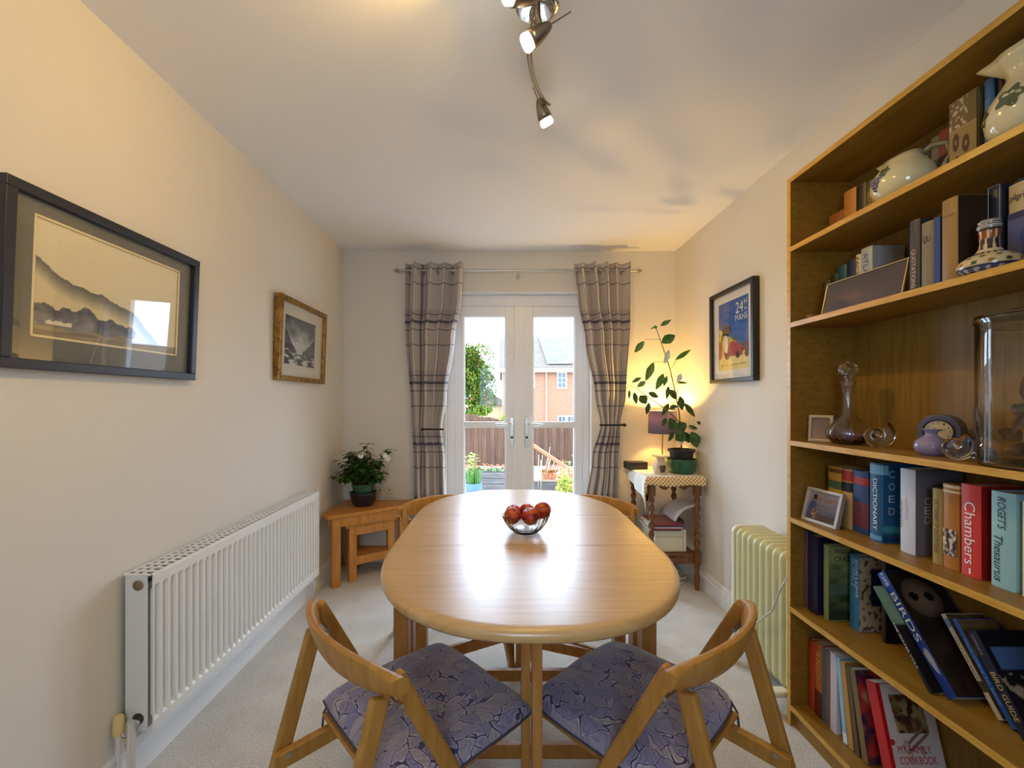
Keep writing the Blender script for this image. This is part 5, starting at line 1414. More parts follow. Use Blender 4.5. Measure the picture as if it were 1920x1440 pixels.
# ---- top shelf s2
X = 1.225
y = 1.61
items = [((.07, .10, .10, (140, 84, 30), 'low brown box-like book at the far end of the top shelf'), {}),
 ((.052, .155, .10, (186, 122, 50), 'tall tan-spined book near the far end of the top shelf'), {}),
 ((.040, .150, .10, (40, 24, 16), 'very dark brown book right of the tan one on the top shelf'), {}),
 ((.030, .145, .10, (84, 66, 34), 'dark gold-lettered book left of the small cream jug'), dict(title='HISTORY', tc=INKG, tlen=.5, th=.4)),
 ((.028, .140, .10, (52, 42, 46), 'dark slate book just left of the small cream jug'), {})]
y = stack('s2', X, y, items)
y = 1.345; X = 1.262
items = [((.028, .155, .070, (36, 32, 52), 'dark blue paperback behind the small cream jug'), dict(soft=True)),
 ((.028, .165, .070, (56, 48, 60), 'dark paperback behind the rim of the small cream jug'), dict(soft=True)),
 ((.026, .175, .070, (30, 30, 46), 'navy paperback with white lettering behind the small cream jug'), dict(soft=True, title='SEAFARERS', tc=INKW, tlen=.6, th=.3)),
 ((.022, .18, .070, (110, 104, 90), 'grey paperback behind the small cream jug, left of the red one'), dict(soft=True)),
 ((.026, .186, .070, (128, 46, 28), 'rust red paperback behind the handle of the small jug'), dict(soft=True)),
 ((.022, .19, .070, (186, 170, 140), 'cream paperback between the rust red book and the fruit-cover book'), dict(soft=True))]
y = stack('s2', X, y, items)
def fruit(u, v):
    c = rgb(150, 130, 86) if v < .62 else rgb(112, 94, 58)
    if .60 < v < .62: c = rgb(176, 156, 110)
    if v > .62 and fb(u*9, v*16, 3) > .22 and u < .7: c = rgb(196, 170, 150)
    for ex, ey in ((.25, .45), (.62, .38), (.30, .15), (.75, .12)):
        q = math.hypot(u-ex, (v-ey)*1.1)
        if .04 < q < .13: c = rgb(84, 48, 50)
    return c
o, tt, h, d = book('s2', 1.20, 1772, 1826, .205, .12, (130, 112, 70), 'book with round fruit pictures on its beige spine, top shelf', yfar=1.150, t=.068)
art(o, 'spine_picture', (.001, -.0012, .001), (1, 0, 0), (0, 0, 1), tt-.002, h-.002, 34, 80, fruit)
book('s2', 1.20, 1830, 1842, .205, .12, (40, 96, 160), 'bright blue slim book on the top shelf, left of the large jug', yfar=1.070, t=.022, title='ENCYCLOPEDIA', tc=mat('ink_sky', (1, 1, 1)), tlen=.5, th=.4)
book('s2', 1.205, 1843, 1850, .20, .12, (44, 18, 30), 'dark maroon book between the bright blue and pink books', yfar=1.046, t=.016)
book('s2', 1.240, 1851, 1861, .20, .09, (190, 70, 78), 'pink-red book partly hidden by the large cream jug', yfar=1.028, t=.018)
book('s2', 1.275, 1862, 1880, .19, .055, (40, 36, 60), 'dark blue book hidden behind the large cream jug', yfar=1.006, t=.03)

# ================================================================== ORNAMENTS
GL = glass('clear_glass', (1, 1, 1), .0, 1.47)
SF = mat('silver_frame_metal', s8(214, 210, 204), .3, .6)
# large silver photo frame on s5
def pframe(name, p0, p1, hgt, lean, fw, fmat, artfn, label, z, th=.012, nx=40, ny=30, strut=True, passe=False):
    p0 = Vector((p0[0], p0[1], z)); p1 = Vector((p1[0], p1[1], z)); W_ = (p1-p0).length; d = (p1-p0).normalized()
    rz = math.atan2(d.y, d.x)
    t = thing(name, (*((p0+p1)/2).xy, z+.001), (-lean, 0, rz), label, 'photo frame')
    g = MB(); g.box(-W_/2, W_/2, 0, th, 0, fw); g.box(-W_/2, W_/2, 0, th, hgt-fw, hgt); g.box(-W_/2, -W_/2+fw, 0, th, fw, hgt-fw); g.box(W_/2-fw, W_/2, 0, th, fw, hgt-fw)
    g.build('frame', fmat, t, bevel=.0012)
    art(t, 'photo', (-W_/2+fw, th*.5, fw), (1, 0, 0), (0, 0, 1), W_-2*fw, hgt-2*fw, nx, ny, artfn, vcol_mat('glossy_photo', .15, .5))
    g = MB(); g.box(-W_/2+fw, W_/2-fw, th*.6, th-.001, fw, hgt-fw); g.build('backing', BLACK, t)
    if strut:
        g = MB(); a = Vector((0, th, hgt*.72)); 
        ay = hgt*.72*math.sin(lean) + .03; 
        loc = Vector((0, th + .03, .0)); zz = math.tan(lean)*loc.y
        g.bar(a, (0, loc.y+.01, -zz*0 + .002 + math.tan(lean)*0), .02, .0025); g.build('easel_strut', BLACK, t)
    return t
def beach(u, v):
    c = mixc(rgb(70, 76, 100), rgb(150, 140, 150), v + .2*fb(u*2, v*12))
    if v < .22: c = rgb(80, 70, 66)
    if .72 < v < .82 and fb(u*8, v*40) > -.05 and u > .25: c = rgb(140, 96, 84)
    if math.hypot((u-.20), (v-.80)*.75) < .075: c = rgb(44, 34, 36)
    if math.hypot((u-.17)/.14, (v-.35)/.32) < 1: c = rgb(66, 76, 120)
    if math.hypot((u-.26)/.10, (v-.22)/.20) < 1: c = mixc(rgb(190, 160, 140), rgb(70, 50, 48), .5 + 2*fb(u*12, v*9))
    return c
pframe('photo_frame', (1.130, 1.622), (1.150, 1.478), .125, R(14), .011, SF, beach, 'silver-framed landscape photo standing at the left of the dictionaries', SH['s5'], th=.016, strut=False)
pframe('photo_frame', (1.150, 1.612), (1.190, 1.545), .098, R(5), .010, mat('pewter_frame', s8(176, 160, 140), .4, .4), lambda u, v: mixc(rgb(150, 128, 120), rgb(120, 100, 96), v), 'tiny upright silver photo frame at the far end of the glassware shelf', SH['s4'], th=.010, nx=6, ny=6)
def blur(u, v):
    c = rgb(84, 74, 72)
    for (a, b, s, cc) in ((.28, .25, .14, rgb(44, 40, 60)), (.30, .45, .14, rgb(120, 80, 84)), (.45, .35, .16, rgb(126, 100, 90)), (.72, .5, .16, rgb(90, 72, 88)), (.62, .25, .2, rgb(100, 86, 84))):
        c = mixc(c, cc, .8*math.exp(-((u-a)**2 + (v-b)**2)/s/s))
    return mixc(c, rgb(60, 52, 50), .6*v)
pframe('photo_frame', (1.135, 1.528), (1.150, 1.235), .118, R(12), .004, mat('thin_gold_edge', s8(190, 166, 116), .35, .6), blur, 'wide thin-edged photo leaning against books on the second shelf', SH['s3'], th=.006, strut=False)
t = thing('silver_trinket', (1.14, 1.575, SH['s3']+.0005), label='small silver trinket dish left of the leaning photo on the second shelf', cat='trinket')
g = MB(); g.lathe([(0, 0), (.012, 0), (.010, .004), (.018, .010), (.020, .014), (.016, .014), (0, .010)], 24); g.build('dish', SILVER, t, smooth=True, auto=40)

# decanter
t = thing('decanter', (1.215, 1.505, SH['s4']+.0005), label='tall cut-glass decanter with ball stopper and purple-tinted base', cat='decanter')
g = MB(); prof = [(0, .003), (.030, 0), (.046, .004), (.060, .022), (.063, .036), (.055, .058), (.036, .082), (.021, .104), (.0145, .13), (.0155, .17), (.019, .205), (.024, .222), (.0225, .223), (.0165, .205), (.0125, .17), (.0118, .13), (.018, .102), (.033, .079), (.052, .055), (.060, .036), (.055, .024), (.04, .012), (0, .010)]
g.lathe(prof, 64, flute=.02, fl_n=16); g.build('body', glass('decanter_glass', (.97, .96, .98), .01, 1.5), t, smooth=True, auto=60)
g = MB(); g.lathe([(0, .0105), (.038, .0125), (.052, .0245), (.056, .032), (0, .032)], 32); g.build('purple_liquid', glass('purple_tint', (.45, .33, .72), .02, 1.34), t, smooth=True, auto=50)
g = MB(); vs = g.ball((0, 0, .262), .030, sz=.92, sub=2); g.lathe([(0, .205), (.011, .205), (.013, .222), (.009, .226), (.012, .236), (0, .24)], 16); g.build('stopper', glass('stopper_glass', (1, 1, 1), 0, 1.5), t)
# spiral glass shell (clear)
def snail(loc, rz, r, label, bright=False):
    t = thing('glass_paperweight', loc, (0, 0, rz), label, 'paperweight', 'glass shell paperweights')
    g = MB(); N = 60; rings = []
    for i in range(N+1):
        q = i/N; a = q*2.6*PI - .9; rad = r*(.10 + .42*q); tr = r*(.14 + .36*q)
        c = Vector((math.cos(a)*rad, 0, math.sin(a)*rad)); e = Vector((math.cos(a), 0, math.sin(a)))
        rings.append([g.bm.verts.new(c + e*tr*math.cos(2*PI*k/18) + Vector((0, 1, 0))*tr*.80*math.sin(2*PI*k/18)) for k in range(18)])
    for a, b in zip(rings, rings[1:]):
        for k in range(18): g.bm.faces.new((a[k], a[(k+1) % 18], b[(k+1) % 18], b[k]))
    g.bm.faces.new(rings[0]); g.bm.faces.new(rings[-1])
    mz = min(v.co.z for v in g.bm.verts)
    for v in g.bm.verts: v.co.z -= mz
    g.build('glass_spiral', GL, t, smooth=True, auto=60)
    return t
snail((1.210, 1.385, SH['s4']+.0005), R(-35), .052, 'clear glass shell paperweight lying right of the decanter')
snail((1.168, 1.105, SH['s4']+.0005), R(-70), .044, 'sparkling glass shell paperweight in front of the small lilac bottle and clock')
# clock
t = thing('mantel_clock', (1.268, 1.235, SH['s4']+.0005), (0, 0, R(-62)), 'small slate-blue arched mantel clock with cream dial', 'clock')
SL = mat('slate_blue_lacquer', s8(82, 88, 118), .35)
poly = [(-.046, 0), (.046, 0), (.046, .066)] + [(.046*math.cos(R(a)), .066+.046*math.sin(R(a))) for a in range(10, 171, 10)] + [(-.046, .066)]
g = MB(); g.prism([(p[0], p[1]) for p in poly], -.026, .026, M=orient((1, 0, 0), (0, 0, 1), (0, -1, 0))); g.build('case', SL, t, bevel=.003)
Md = Matrix.Translation((0, -.0265, .064)) @ Matrix.Rotation(R(90), 4, 'X')
g = MB(); g.lathe([(.031, -.0), (.0345, .0), (.0345, .003), (.031, .004), (.030, .001)], 40, M=Md, close=True); g.build('bezel', mat('clock_bezel', s8(40, 42, 60), .2, .3), t, smooth=True, auto=40)
g = MB(); g.lathe([(0, .0002), (.031, .0002), (.031, .001), (0, .001)], 40, M=Md); dial = g.build('dial', mat('cream_dial', s8(206, 190, 150), .5), t)
for k in range(12):
    a = R(30*k); text(str(k or 12), dial, INKD, (.024*math.sin(a), -.0279, .064+.024*math.cos(a)), (1, 0, 0), (0, 0, 1), .004 if k not in (10, 11, 0) else .006, .0055, 'numeral')
g = MB(); g.bar((0, -.0286, .064), (-.010, -.0286, .076), .0012, .0006, up=(0, -1, 0)); g.bar((0, -.0286, .064), (.016, -.0286, .070), .0009, .0006, up=(0, -1, 0)); g.build('hands', BLACK, t)
# lilac bottle
t = thing('perfume_bottle', (1.195, 1.193, SH['s4']+.0005), label='squat lilac glass bottle with flared rim in front of the clock', cat='bottle')
g = MB(); g.lathe([(0, 0), (.020, 0), (.034, .010), (.038, .024), (.034, .038), (.020, .050), (.012, .057), (.013, .064), (.022, .072), (.021, .073), (.010, .064), (.0095, .057), (.017, .049), (0, .047)], 40); g.build('body', mat('lilac_glass', s8(176, 166, 200), .12, trans=.45, ior=1.45), t, smooth=True, auto=60)
# pebble
t = thing('pebble', (1.165, 1.035, SH['s4']+.0005), (0, 0, .6), 'dark polished pebble at the front of the glassware shelf, before the glass vase', 'stone')
g = MB(); vs = g.ball((0, 0, .014), .030, sx=1.15, sy=.75, sz=.48, sub=4)
for v in g.bm.verts: v.co *= 1 + .08*noise.noise(v.co*45)
g.build('stone', two('brown_stone', s8(40, 34, 26), s8(104, 88, 66), 40, .25), t, smooth=True)
# glass cylinder with dried arrangement
VC = (1.217, .957, SH['s4']+.0005)
t = thing('glass_vase', VC, label='tall clear glass cylinder jar with dried brown plant pieces inside', cat='vase')
g = MB(); g.lathe([(0, 0), (.100, 0), (.108, .004), (.110, .012), (.110, .330), (.113, .334), (.113, .341), (.108, .343), (.107, .334), (.106, .330), (.106, .014), (.103, .010), (0, .009)], 72); g.build('cylinder', glass('vase_glass', (.99, 1, .99), 0, 1.46), t, smooth=True, auto=50)
g = MB(); g.lathe([(.104, .344), (.112, .345), (.110, .350), (.085, .356), (.03, .360), (0, .360), (0, .357), (.03, .357), (.085, .353), (.104, .349)], 72); g.build('lid', glass('lid_glass', (1, 1, 1), 0, 1.46), t, smooth=True, auto=50)
dr = thing('dried_arrangement', (VC[0], VC[1], VC[2]+.0105), label='dried brown seed pods and leaves standing inside the tall glass jar', cat='dried plants')
DB = two('dried_leaf_brown', s8(70, 44, 22), s8(112, 76, 38), 30, .7); DG = two('dried_grey_lichen', s8(70, 66, 66), s8(110, 102, 96), 60, .9, bump=.4)
g = MB(); g.tube([(-.035, -.01, 0), (-.040, .0, .05), (-.035, .005, .10), (-.03, .0, .14)], [.012, .010, .009, .006], 10); g.tube([(.03, .0, 0), (.035, .02, .08), (.04, .02, .15)], [.008, .007, .005], 8); g.build('stems', two('dried_stem', s8(150, 104, 50), s8(180, 134, 76), 30, .7), dr, smooth=True)
g = MB(); 
for p, d, L, W_ in (((-.03, 0, .12), (.1, .25, 1), .11, .04), ((.02, .01, .12), (.9, -.2, 1.1), .10, .05), ((.02, .01, .11), (1, .1, .35), .08, .05), ((-.045, 0, .12), (-.15, .4, -1), .07, .02), ((-.02, .02, .05), (-.5, .8, .3), .05, .04), ((-.01, -.03, .03), (.2, -1, .5), .05, .04)): g.leaf(p, d, (-1, .2, 0), L, W_, .3, .1)
for x, y_ in ((.0, .04), (-.03, .03), (.03, -.03), (-.02, -.04), (.045, .01)): g.ball((x, y_, .02), .020, sz=.8, sub=2)
g.build('seed_pods', DB, dr, fixn=False)
g = MB(); vs = g.ball((-.033, 0, .118), .030, sx=1.1, sz=.5, sub=3)
for v in g.bm.verts: v.co *= 1 + .08*noise.noise(v.co*60)
g.build('bracket_fungus', DG, dr, smooth=True)

# painted vase on s3
t = thing('painted_vase', (1.150, 1.012, SH['s3']+.0005), label='patterned ceramic vase with wide base and narrow neck on the second shelf', cat='vase')
def vase_paint():
    g = MB(); prof = [(.030, 0), (.046, .003), (.054, .012), (.055, .022), (.049, .034), (.036, .043), (.024, .050), (.018, .060), (.0165, .072), (.0175, .098), (.020, .105), (.021, .112), (.018, .117), (.019, .122), (.016, .126), (.013, .122), (.013, .06), (0, .05)]
    n = 96; col = g.bm.loops.layers.float_color.new('Col'); rows = []
    fine = []
    for (a, b) in zip(prof, prof[1:]):
        for q in range(4): fine.append((a[0]+(b[0]-a[0])*q/4, a[1]+(b[1]-a[1])*q/4))
    fine.append((.0, .05)); 
    for r_, z in fine: rows.append([g.bm.verts.new((max(r_, 1e-4)*math.cos(2*PI*k/n), max(r_, 1e-4)*math.sin(2*PI*k/n), z)) for k in range(n)])
    def pc(a, z):
        u = a/(2*PI)
        if z < .012: return rgb(84, 92, 120) if (u*16) % 1 < .65 else rgb(190, 186, 180)
        if z < .015: return rgb(40, 40, 60)
        if z < .042:
            q = (u*12 + (.5 if z > .03 else 0)) % 1
            return (rgb(150, 106, 40) if int(u*12) % 2 else rgb(60, 80, 50)) if abs(q-.5) < .22 and (.019 < z < .027 or .031 < z < .038) else rgb(206, 186, 140)
        if z < .050: return rgb(60, 66, 60) if (u*20) % 1 < .5 else rgb(190, 170, 130)
        if z < .080: return rgb(214, 190, 150) if abs((u*8) % 1 - .5) < .25 - (z-.055)*6 or z < .055 else rgb(60, 46, 40)
        if z < .083: return rgb(40, 36, 50)
        if z < .100: return rgb(150, 74, 40) if (u*8) % 1 < .6 else rgb(214, 196, 150)
        if z < .106: return rgb(60, 50, 50)
        return rgb(196, 190, 176) if (z*400) % 2 < 1 else rgb(70, 76, 96)
    for i in range(len(rows)-1):
        for k in range(n):
            f = g.bm.faces.new((rows[i][k], rows[i][(k+1) % n], rows[i+1][(k+1) % n], rows[i+1][k]))
            for l in f.loops:
                a = math.atan2(l.vert.co.y, l.vert.co.x) % (2*PI); l[col] = (*lin(pc(a, l.vert.co.z)), 1)
    g.bm.faces.new(list(reversed(rows[0])))
    return g.build('body', vcol_mat('glazed_painted_ceramic', .2, .5), t, smooth=True)
vase_paint()

# cream jugs on top shelf
JUG = mat('cream_glazed_pottery', s8(216, 204, 160), .15, coat=.6, var=.05, vscale=12)
JGREEN = mat('jug_leaf_green', s8(84, 96, 56), .2, coat=.5); JPUR = mat('jug_grape_purple', s8(120, 112, 130), .2, coat=.5); JGREY = mat('jug_handle_glaze', s8(122, 116, 84), .2, coat=.5)
def jug(loc, rz, prof, spout_z, spout_r, handle, label, decor):
    t = thing('pottery_jug', loc, (0, 0, rz), label, 'jug', 'cream pottery jugs with grape decoration')
    g = MB(); g.lathe(prof, 56)
    zt = max(p[1] for p in prof)
    for v in g.bm.verts:
        a = math.atan2(v.co.y, v.co.x); w_ = max(0, (v.co.z - spout_z[0])/(spout_z[1]-spout_z[0])) if v.co.z > spout_z[0] else 0
        k = math.exp(-(a/.42)**2)*min(1, w_)**1.6
        v.co.x += spout_r*k; v.co.z += spout_r*.25*k
        v.co.z += .010*max(0, -math.cos(a))*min(1, w_)
    o = g.build('body', JUG, t, smooth=True); 
    g = MB(); g.tube(handle, [.009, .008, .008, .007, .008, .010][:len(handle)], 12); g.build('handle', JGREY, t, smooth=True)
    # raised decoration following the body
    def rad(z):
        for (a, b) in zip(prof, prof[1:]):
            if a[1] <= z <= b[1] and b[1] > a[1]: return a[0] + (b[0]-a[0])*(z-a[1])/(b[1]-a[1])
        return prof[3][0]
    def patch(a0, z0, pts, m_, name):
        g = MB(); N = len(pts)
        c = None; ring = []
        for (da, dz) in [(0, 0)] + pts:
            a = a0 + da; z = z0 + dz; r_ = rad(z) + .0012
            ring.append(g.bm.verts.new((r_*math.cos(a), r_*math.sin(a), z)))
        for i in range(1, N+1): g.bm.faces.new((ring[0], ring[i], ring[i % N + 1]))
        g.build(name, m_, t, fixn=True)
    for kind, a0, z0, s in decor:
        if kind == 'leaf':
            pts = []
            for k in range(40):
                th = 2*PI*k/40; rr = s*(.78 + .18*math.cos(5*th)); pts.append((rr*math.cos(th)/.07, rr*math.sin(th)))
            patch(a0, z0, pts, JGREEN, 'painted_leaf')
        else:
            g = MB()
            for i in range(4):
                for j in range(4-i):
                    a = a0 + (j - (3-i)/2)*.14*s/.012; z = z0 - i*s*.85
                    r_ = rad(z); g.ball((r_*math.cos(a), r_*math.sin(a), z), s*.5, sub=2)
            for v in g.bm.verts:
                pass
            g.build('painted_grapes', JPUR, t, smooth=True)
    return t
zb = SH['s2']+.0005
prof = [(0, 0), (.045, 0), (.062, .012), (.074, .035), (.076, .055), (.070, .078), (.056, .098), (.045, .110), (.043, .120), (.039, .120), (.040, .108), (.052, .094), (.066, .07), (.07, .05), (.06, .02), (0, .008)]
jug((1.182, 1.262, zb), R(112), prof, (.095, .12), .024, [(-.038, 0, .112), (-.065, 0, .128), (-.098, 0, .118), (-.105, 0, .085), (-.088, 0, .055), (-.066, 0, .04)],
    'small squat cream pottery jug with purple grapes, left on the top shelf', [('leaf', 1.35, .080, .018), ('grape', 1.05, .066, .012), ('leaf', .75, .085, .013), ('leaf', 4.2, .06, .015)])
prof = [(0, 0), (.040, 0), (.056, .010), (.068, .035), (.072, .062), (.066, .090), (.048, .120), (.036, .142), (.036, .160), (.046, .185), (.052, .20), (.049, .20), (.042, .184), (.032, .160), (.032, .142), (.044, .118), (.062, .088), (.066, .06), (.05, .014), (0, .008)]
jug((1.185, .962, zb), R(105), prof, (.15, .195), .040, [(-.040, 0, .18), (-.075, 0, .19), (-.10, 0, .15), (-.098, 0, .11), (-.068, 0, .08)],
    'large cream pottery jug with green vine leaves, right on the top shelf', [('leaf', 1.55, .085, .030), ('leaf', .65, .07, .024), ('grape', 2.35, .075, .013), ('leaf', 3.2, .06, .022), ('leaf', 2.0, .118, .014)])

# ================================================================== OUTSIDE
GZ0, GZ1, GZ2 = -.16, -.42, -1.7
def ext(o): return o
PAV = two('patio_paving', s8(104, 98, 92), s8(126, 120, 112), 6, .9, bump=.2)
GRASS = two('grass_ground', s8(60, 84, 36), s8(96, 120, 58), 12, .95)
g = MB(); g.box(-5, 6, YB+.30, 6.6, GZ0-.3, GZ0); struct(g.build('patio', PAV)); 
g = MB(); g.box(-8, 9, 6.6, 12.5, GZ1-.3, GZ1); struct(g.build('garden_ground', PAV))
g = MB(); g.box(-60, 60, 12.5, 90, GZ2-.3, GZ2); struct(g.build('street_ground', two('street_tarmac', s8(120, 120, 120), s8(150, 150, 148), 5, .9)))
FENCE = two('fence_brown_stain', s8(62, 36, 20), s8(86, 54, 32), 3, .85, stretch=(6, 6, .6), bump=.1)
def fence(label, pts_top, x0, x1, Y, zb, bw=.105, seed=1):
    rnd = random.Random(seed)
    t = thing('garden_fence', (x0, Y, zb), label=label, cat='fence', group='brown garden fence panels')
    g = MB(); x = x0; i = 0
    while x < x1:
        px = VX + x*F/Y; zt = CZ - (lerp_keys(pts_top, px) - VY)*Y/F + rnd.uniform(-.012, .012)
        q = .026*(i % 2)
        g.box(x-x0, x-x0+bw+.012, q, q+.014, 0, zt-zb); x += bw; i += 1
    g.build('boards', FENCE, t)
    for zz in (.25, .75):
        g = MB(); g.box(0, x1-x0, .028, .06, zz-.03, zz+.03); g.build('rail', FENCE, t)
    for xx in (0, (x1-x0)/2, x1-x0):
        g = MB(); g.box(xx-.04, xx+.04, .028, .10, 0, 1.15); g.build('post', FENCE, t)
    return t
fence('brown board fence behind the left glass door', [(700, 774), (875, 777), (905, 782), (945, 790)], -2.6, .12, 11.0, GZ1, seed=4)
fence('brown board fence behind the right glass door, lower towards the right', [(995, 791), (1030, 792), (1050, 796), (1078, 803), (1200, 812)], .24, 4.6, 11.0, GZ1, seed=9)
# raised bed with orange flowers (left)
SLP = two('grey_sleeper_wood', s8(78, 70, 68), s8(100, 92, 88), 5, .9, stretch=(.6, 6, 6), bump=.2)
t = thing('raised_bed', (-.35, 8.3, GZ1), label='grey timber raised bed filled with orange flowers along the left fence', cat='planter')
for k in range(3):
    g = MB(); g.box(-1.2, .60, -.25, .25, .0 + k*.105, .098 + k*.105); g.build('sleeper', SLP, t, bevel=.008)
g = MB(); g.box(-1.15, .55, -.20, .20, .30, .325); g.build('soil', SOIL, t)
rnd = random.Random(5); gl = MB(); fl = MB()
for k in range(150):
    x, y = rnd.uniform(-1.15, .55), rnd.uniform(-.2, .2); a = rnd.uniform(0, 6.28)
    gl.leaf((x, y, .32), (math.cos(a)*.6, math.sin(a)*.6, 1), (0, 0, 1), rnd.uniform(.04, .09), .04)
for k in range(120):
    x, y = rnd.uniform(-1.15, .55), rnd.uniform(-.2, .2); fl.ball((x, y, .39 + rnd.uniform(-.02, .03)), .020, sz=.6, sub=1)
gl.build('foliage', LEAF_G, t, fixn=False); tag(fl.build('flowers', mat('orange_petal', s8(170, 70, 16), .6), t), kind='stuff')
# blue pot
t = thing('potted_plant', (-.36, 5.55, GZ0), label='pale blue ringed pot of grass and lime leaves on the patio outside', cat='plant')
g = MB(); g.lathe([(0, 0), (.078, 0), (.088, .10), (.100, .20), (.103, .21), (.100, .22), (.106, .27), (.112, .275), (.112, .345), (.10, .345), (.098, .30), (0, .30)], 36); 
g.build('blue_pot', mat('pale_blue_glaze', s8(74, 100, 128), .25), t, smooth=True, auto=40)
for z in (.215, .272):
    g = MB(); g.lathe([(.100, z-.006), (.112, z), (.100, z+.006)], 36, close=True); g.build('pot_ring', mat('pot_ring_white', s8(140, 150, 160), .3), t, smooth=True)
gl = MB(); gy = MB(); rnd = random.Random(3)
for k in range(130):
    a = rnd.uniform(0, 6.28); r_ = rnd.uniform(0, .08); gl.leaf((r_*math.cos(a), r_*math.sin(a), .31), (math.cos(a)*.5, math.sin(a)*.5, 1), (math.cos(a), math.sin(a), .2), rnd.uniform(.16, .26), .012, .1, .3)
for k in range(90):
    a = rnd.uniform(0, 6.28); r_ = rnd.uniform(0, .10); z = rnd.uniform(.42, .72)
    gy.leaf((r_*math.cos(a) - .03, r_*math.sin(a), z), (math.cos(a), math.sin(a), rnd.uniform(-.2, .8)), (0, 0, 1), .05, .035)
gl.build('grass_blades', mat('fresh_green', s8(62, 104, 28), .6), t, fixn=False); gy.build('lime_leaves', mat('lime_leaf', s8(136, 146, 34), .6), t, fixn=False)
g = MB()
for k in range(7): a = k*.9; g.tube([(.02*math.cos(a), .02*math.sin(a), .31), (.07*math.cos(a)-.03, .07*math.sin(a), .68)], .003, 5)
g.build('stems', STEM, t)
# right: timber ledge, terracotta flowers, canes, handrail
t = thing('timber_ledge', (1.05, 8.2, GZ1), label='low weathered timber ledge with terracotta pot on it, right of the doors', cat='ledge')
g = MB(); g.box(-.5, .62, -.2, .2, .0, .16); g.build('block', SLP, t, bevel=.01)
g = MB(); g.box(-.52, .64, -.22, .22, .16, .19); g.build('top_board', mat('pale_board', s8(140, 118, 100), .8), t)
t = thing('potted_plant', (.90, 8.12, GZ1+.191), label='terracotta trough of orange-red flowers on the timber ledge outside', cat='plant')
TC = mat('terracotta', s8(188, 96, 62), .8)
g = MB(); g.prism([(-.13, -.07), (.13, -.07), (.13, .07), (-.13, .07)], 0, .10); g.prism([(-.145, -.085), (.145, -.085), (.145, .085), (-.145, .085)], .10, .125); g.build('trough', TC, t, bevel=.004)
fl = MB(); gl = MB(); rnd = random.Random(8)
for k in range(90):
    x, y, z = rnd.uniform(-.17, .2), rnd.uniform(-.09, .09), rnd.uniform(.13, .24); fl.ball((x, y, z), .016, sz=.6, sub=1)
    a = rnd.uniform(0, 6.28); gl.leaf((x*.8, y, .11), (math.cos(a)*.7, math.sin(a)*.7, 1), (0, 0, 1), .10, .03)
tag(fl.build('flowers', mat('coral_petal', s8(164, 66, 36), .6), t), kind='stuff'); gl.build('foliage', mat('autumn_leaf', s8(160, 120, 50), .6), t, fixn=False)
rnd = random.Random(2)
CANE = mat('bamboo_cane', s8(140, 130, 96), .7)
for k, (a, b, c, d) in enumerate(((1009, 906, 1010, 853), (1013, 906, 1017, 853), (1018, 893, 1027, 858), (1022, 893, 1033, 858), (1015, 905, 1014, 862), (1030, 890, 1040, 864), (1036, 890, 1046, 868), (1028, 850, 1034, 838))):
    Yc = 7.9 if k in (0, 1, 4) else 8.0; p = at(a, b, Yc); q = at(c, d, Yc + .05 + .05*(k % 3)); p.z = GZ1 if k in (0, 1, 4) else GZ1+.191
    if k == 7: p = at(1024, 900, 8.45); p.z = GZ1; q = at(1031, 838, 8.45)
    labs = ['pale bamboo cane standing leftmost behind the right glass door', 'pale bamboo cane second from the left behind the right glass door', 'slanting bamboo cane behind the terracotta trough, its left one', 'slanting bamboo cane above the middle of the terracotta trough', 'short upright bamboo cane between the two leftmost canes', 'thin bamboo cane leaning right over the terracotta trough', 'rightmost thin bamboo cane leaning over the terracotta trough', 'tallest thin cane rising towards the fence top behind the trough']
    t = thing('bamboo_cane', p, label=labs[k], cat='cane', group='bamboo canes by the fence')
    g = MB(); g.tube([(0, 0, 0), (q-p)*.5, q-p], [.009, .008, .006], 7)
    for f_ in (.25, .5, .75): g.ball((q-p)*f_, .0105, sub=1)
    g.build('stalk', CANE, t, smooth=True)
t = thing('handrail', at(1004, 838, 7.2), label='orange wooden handrail sloping down to the right in front of the fence', cat='handrail')
P0 = at(1004, 838, 7.2); q = at(1070, 882, 6.9) - P0
g = MB(); g.bar((-.27, .03, .18), q, .05, .055); g.build('rail', mat('orange_timber', s8(150, 84, 48), .7), t, bevel=.008)
for (x_, y_, z_) in ((q.x, q.y, q.z), (-.25, .03, .14)):
    g = MB(); g.box(x_-.03, x_+.03, y_-.03, y_+.03, GZ1-P0.z, z_); g.build('post', mat('orange_timber', (1, 1, 1)), t)
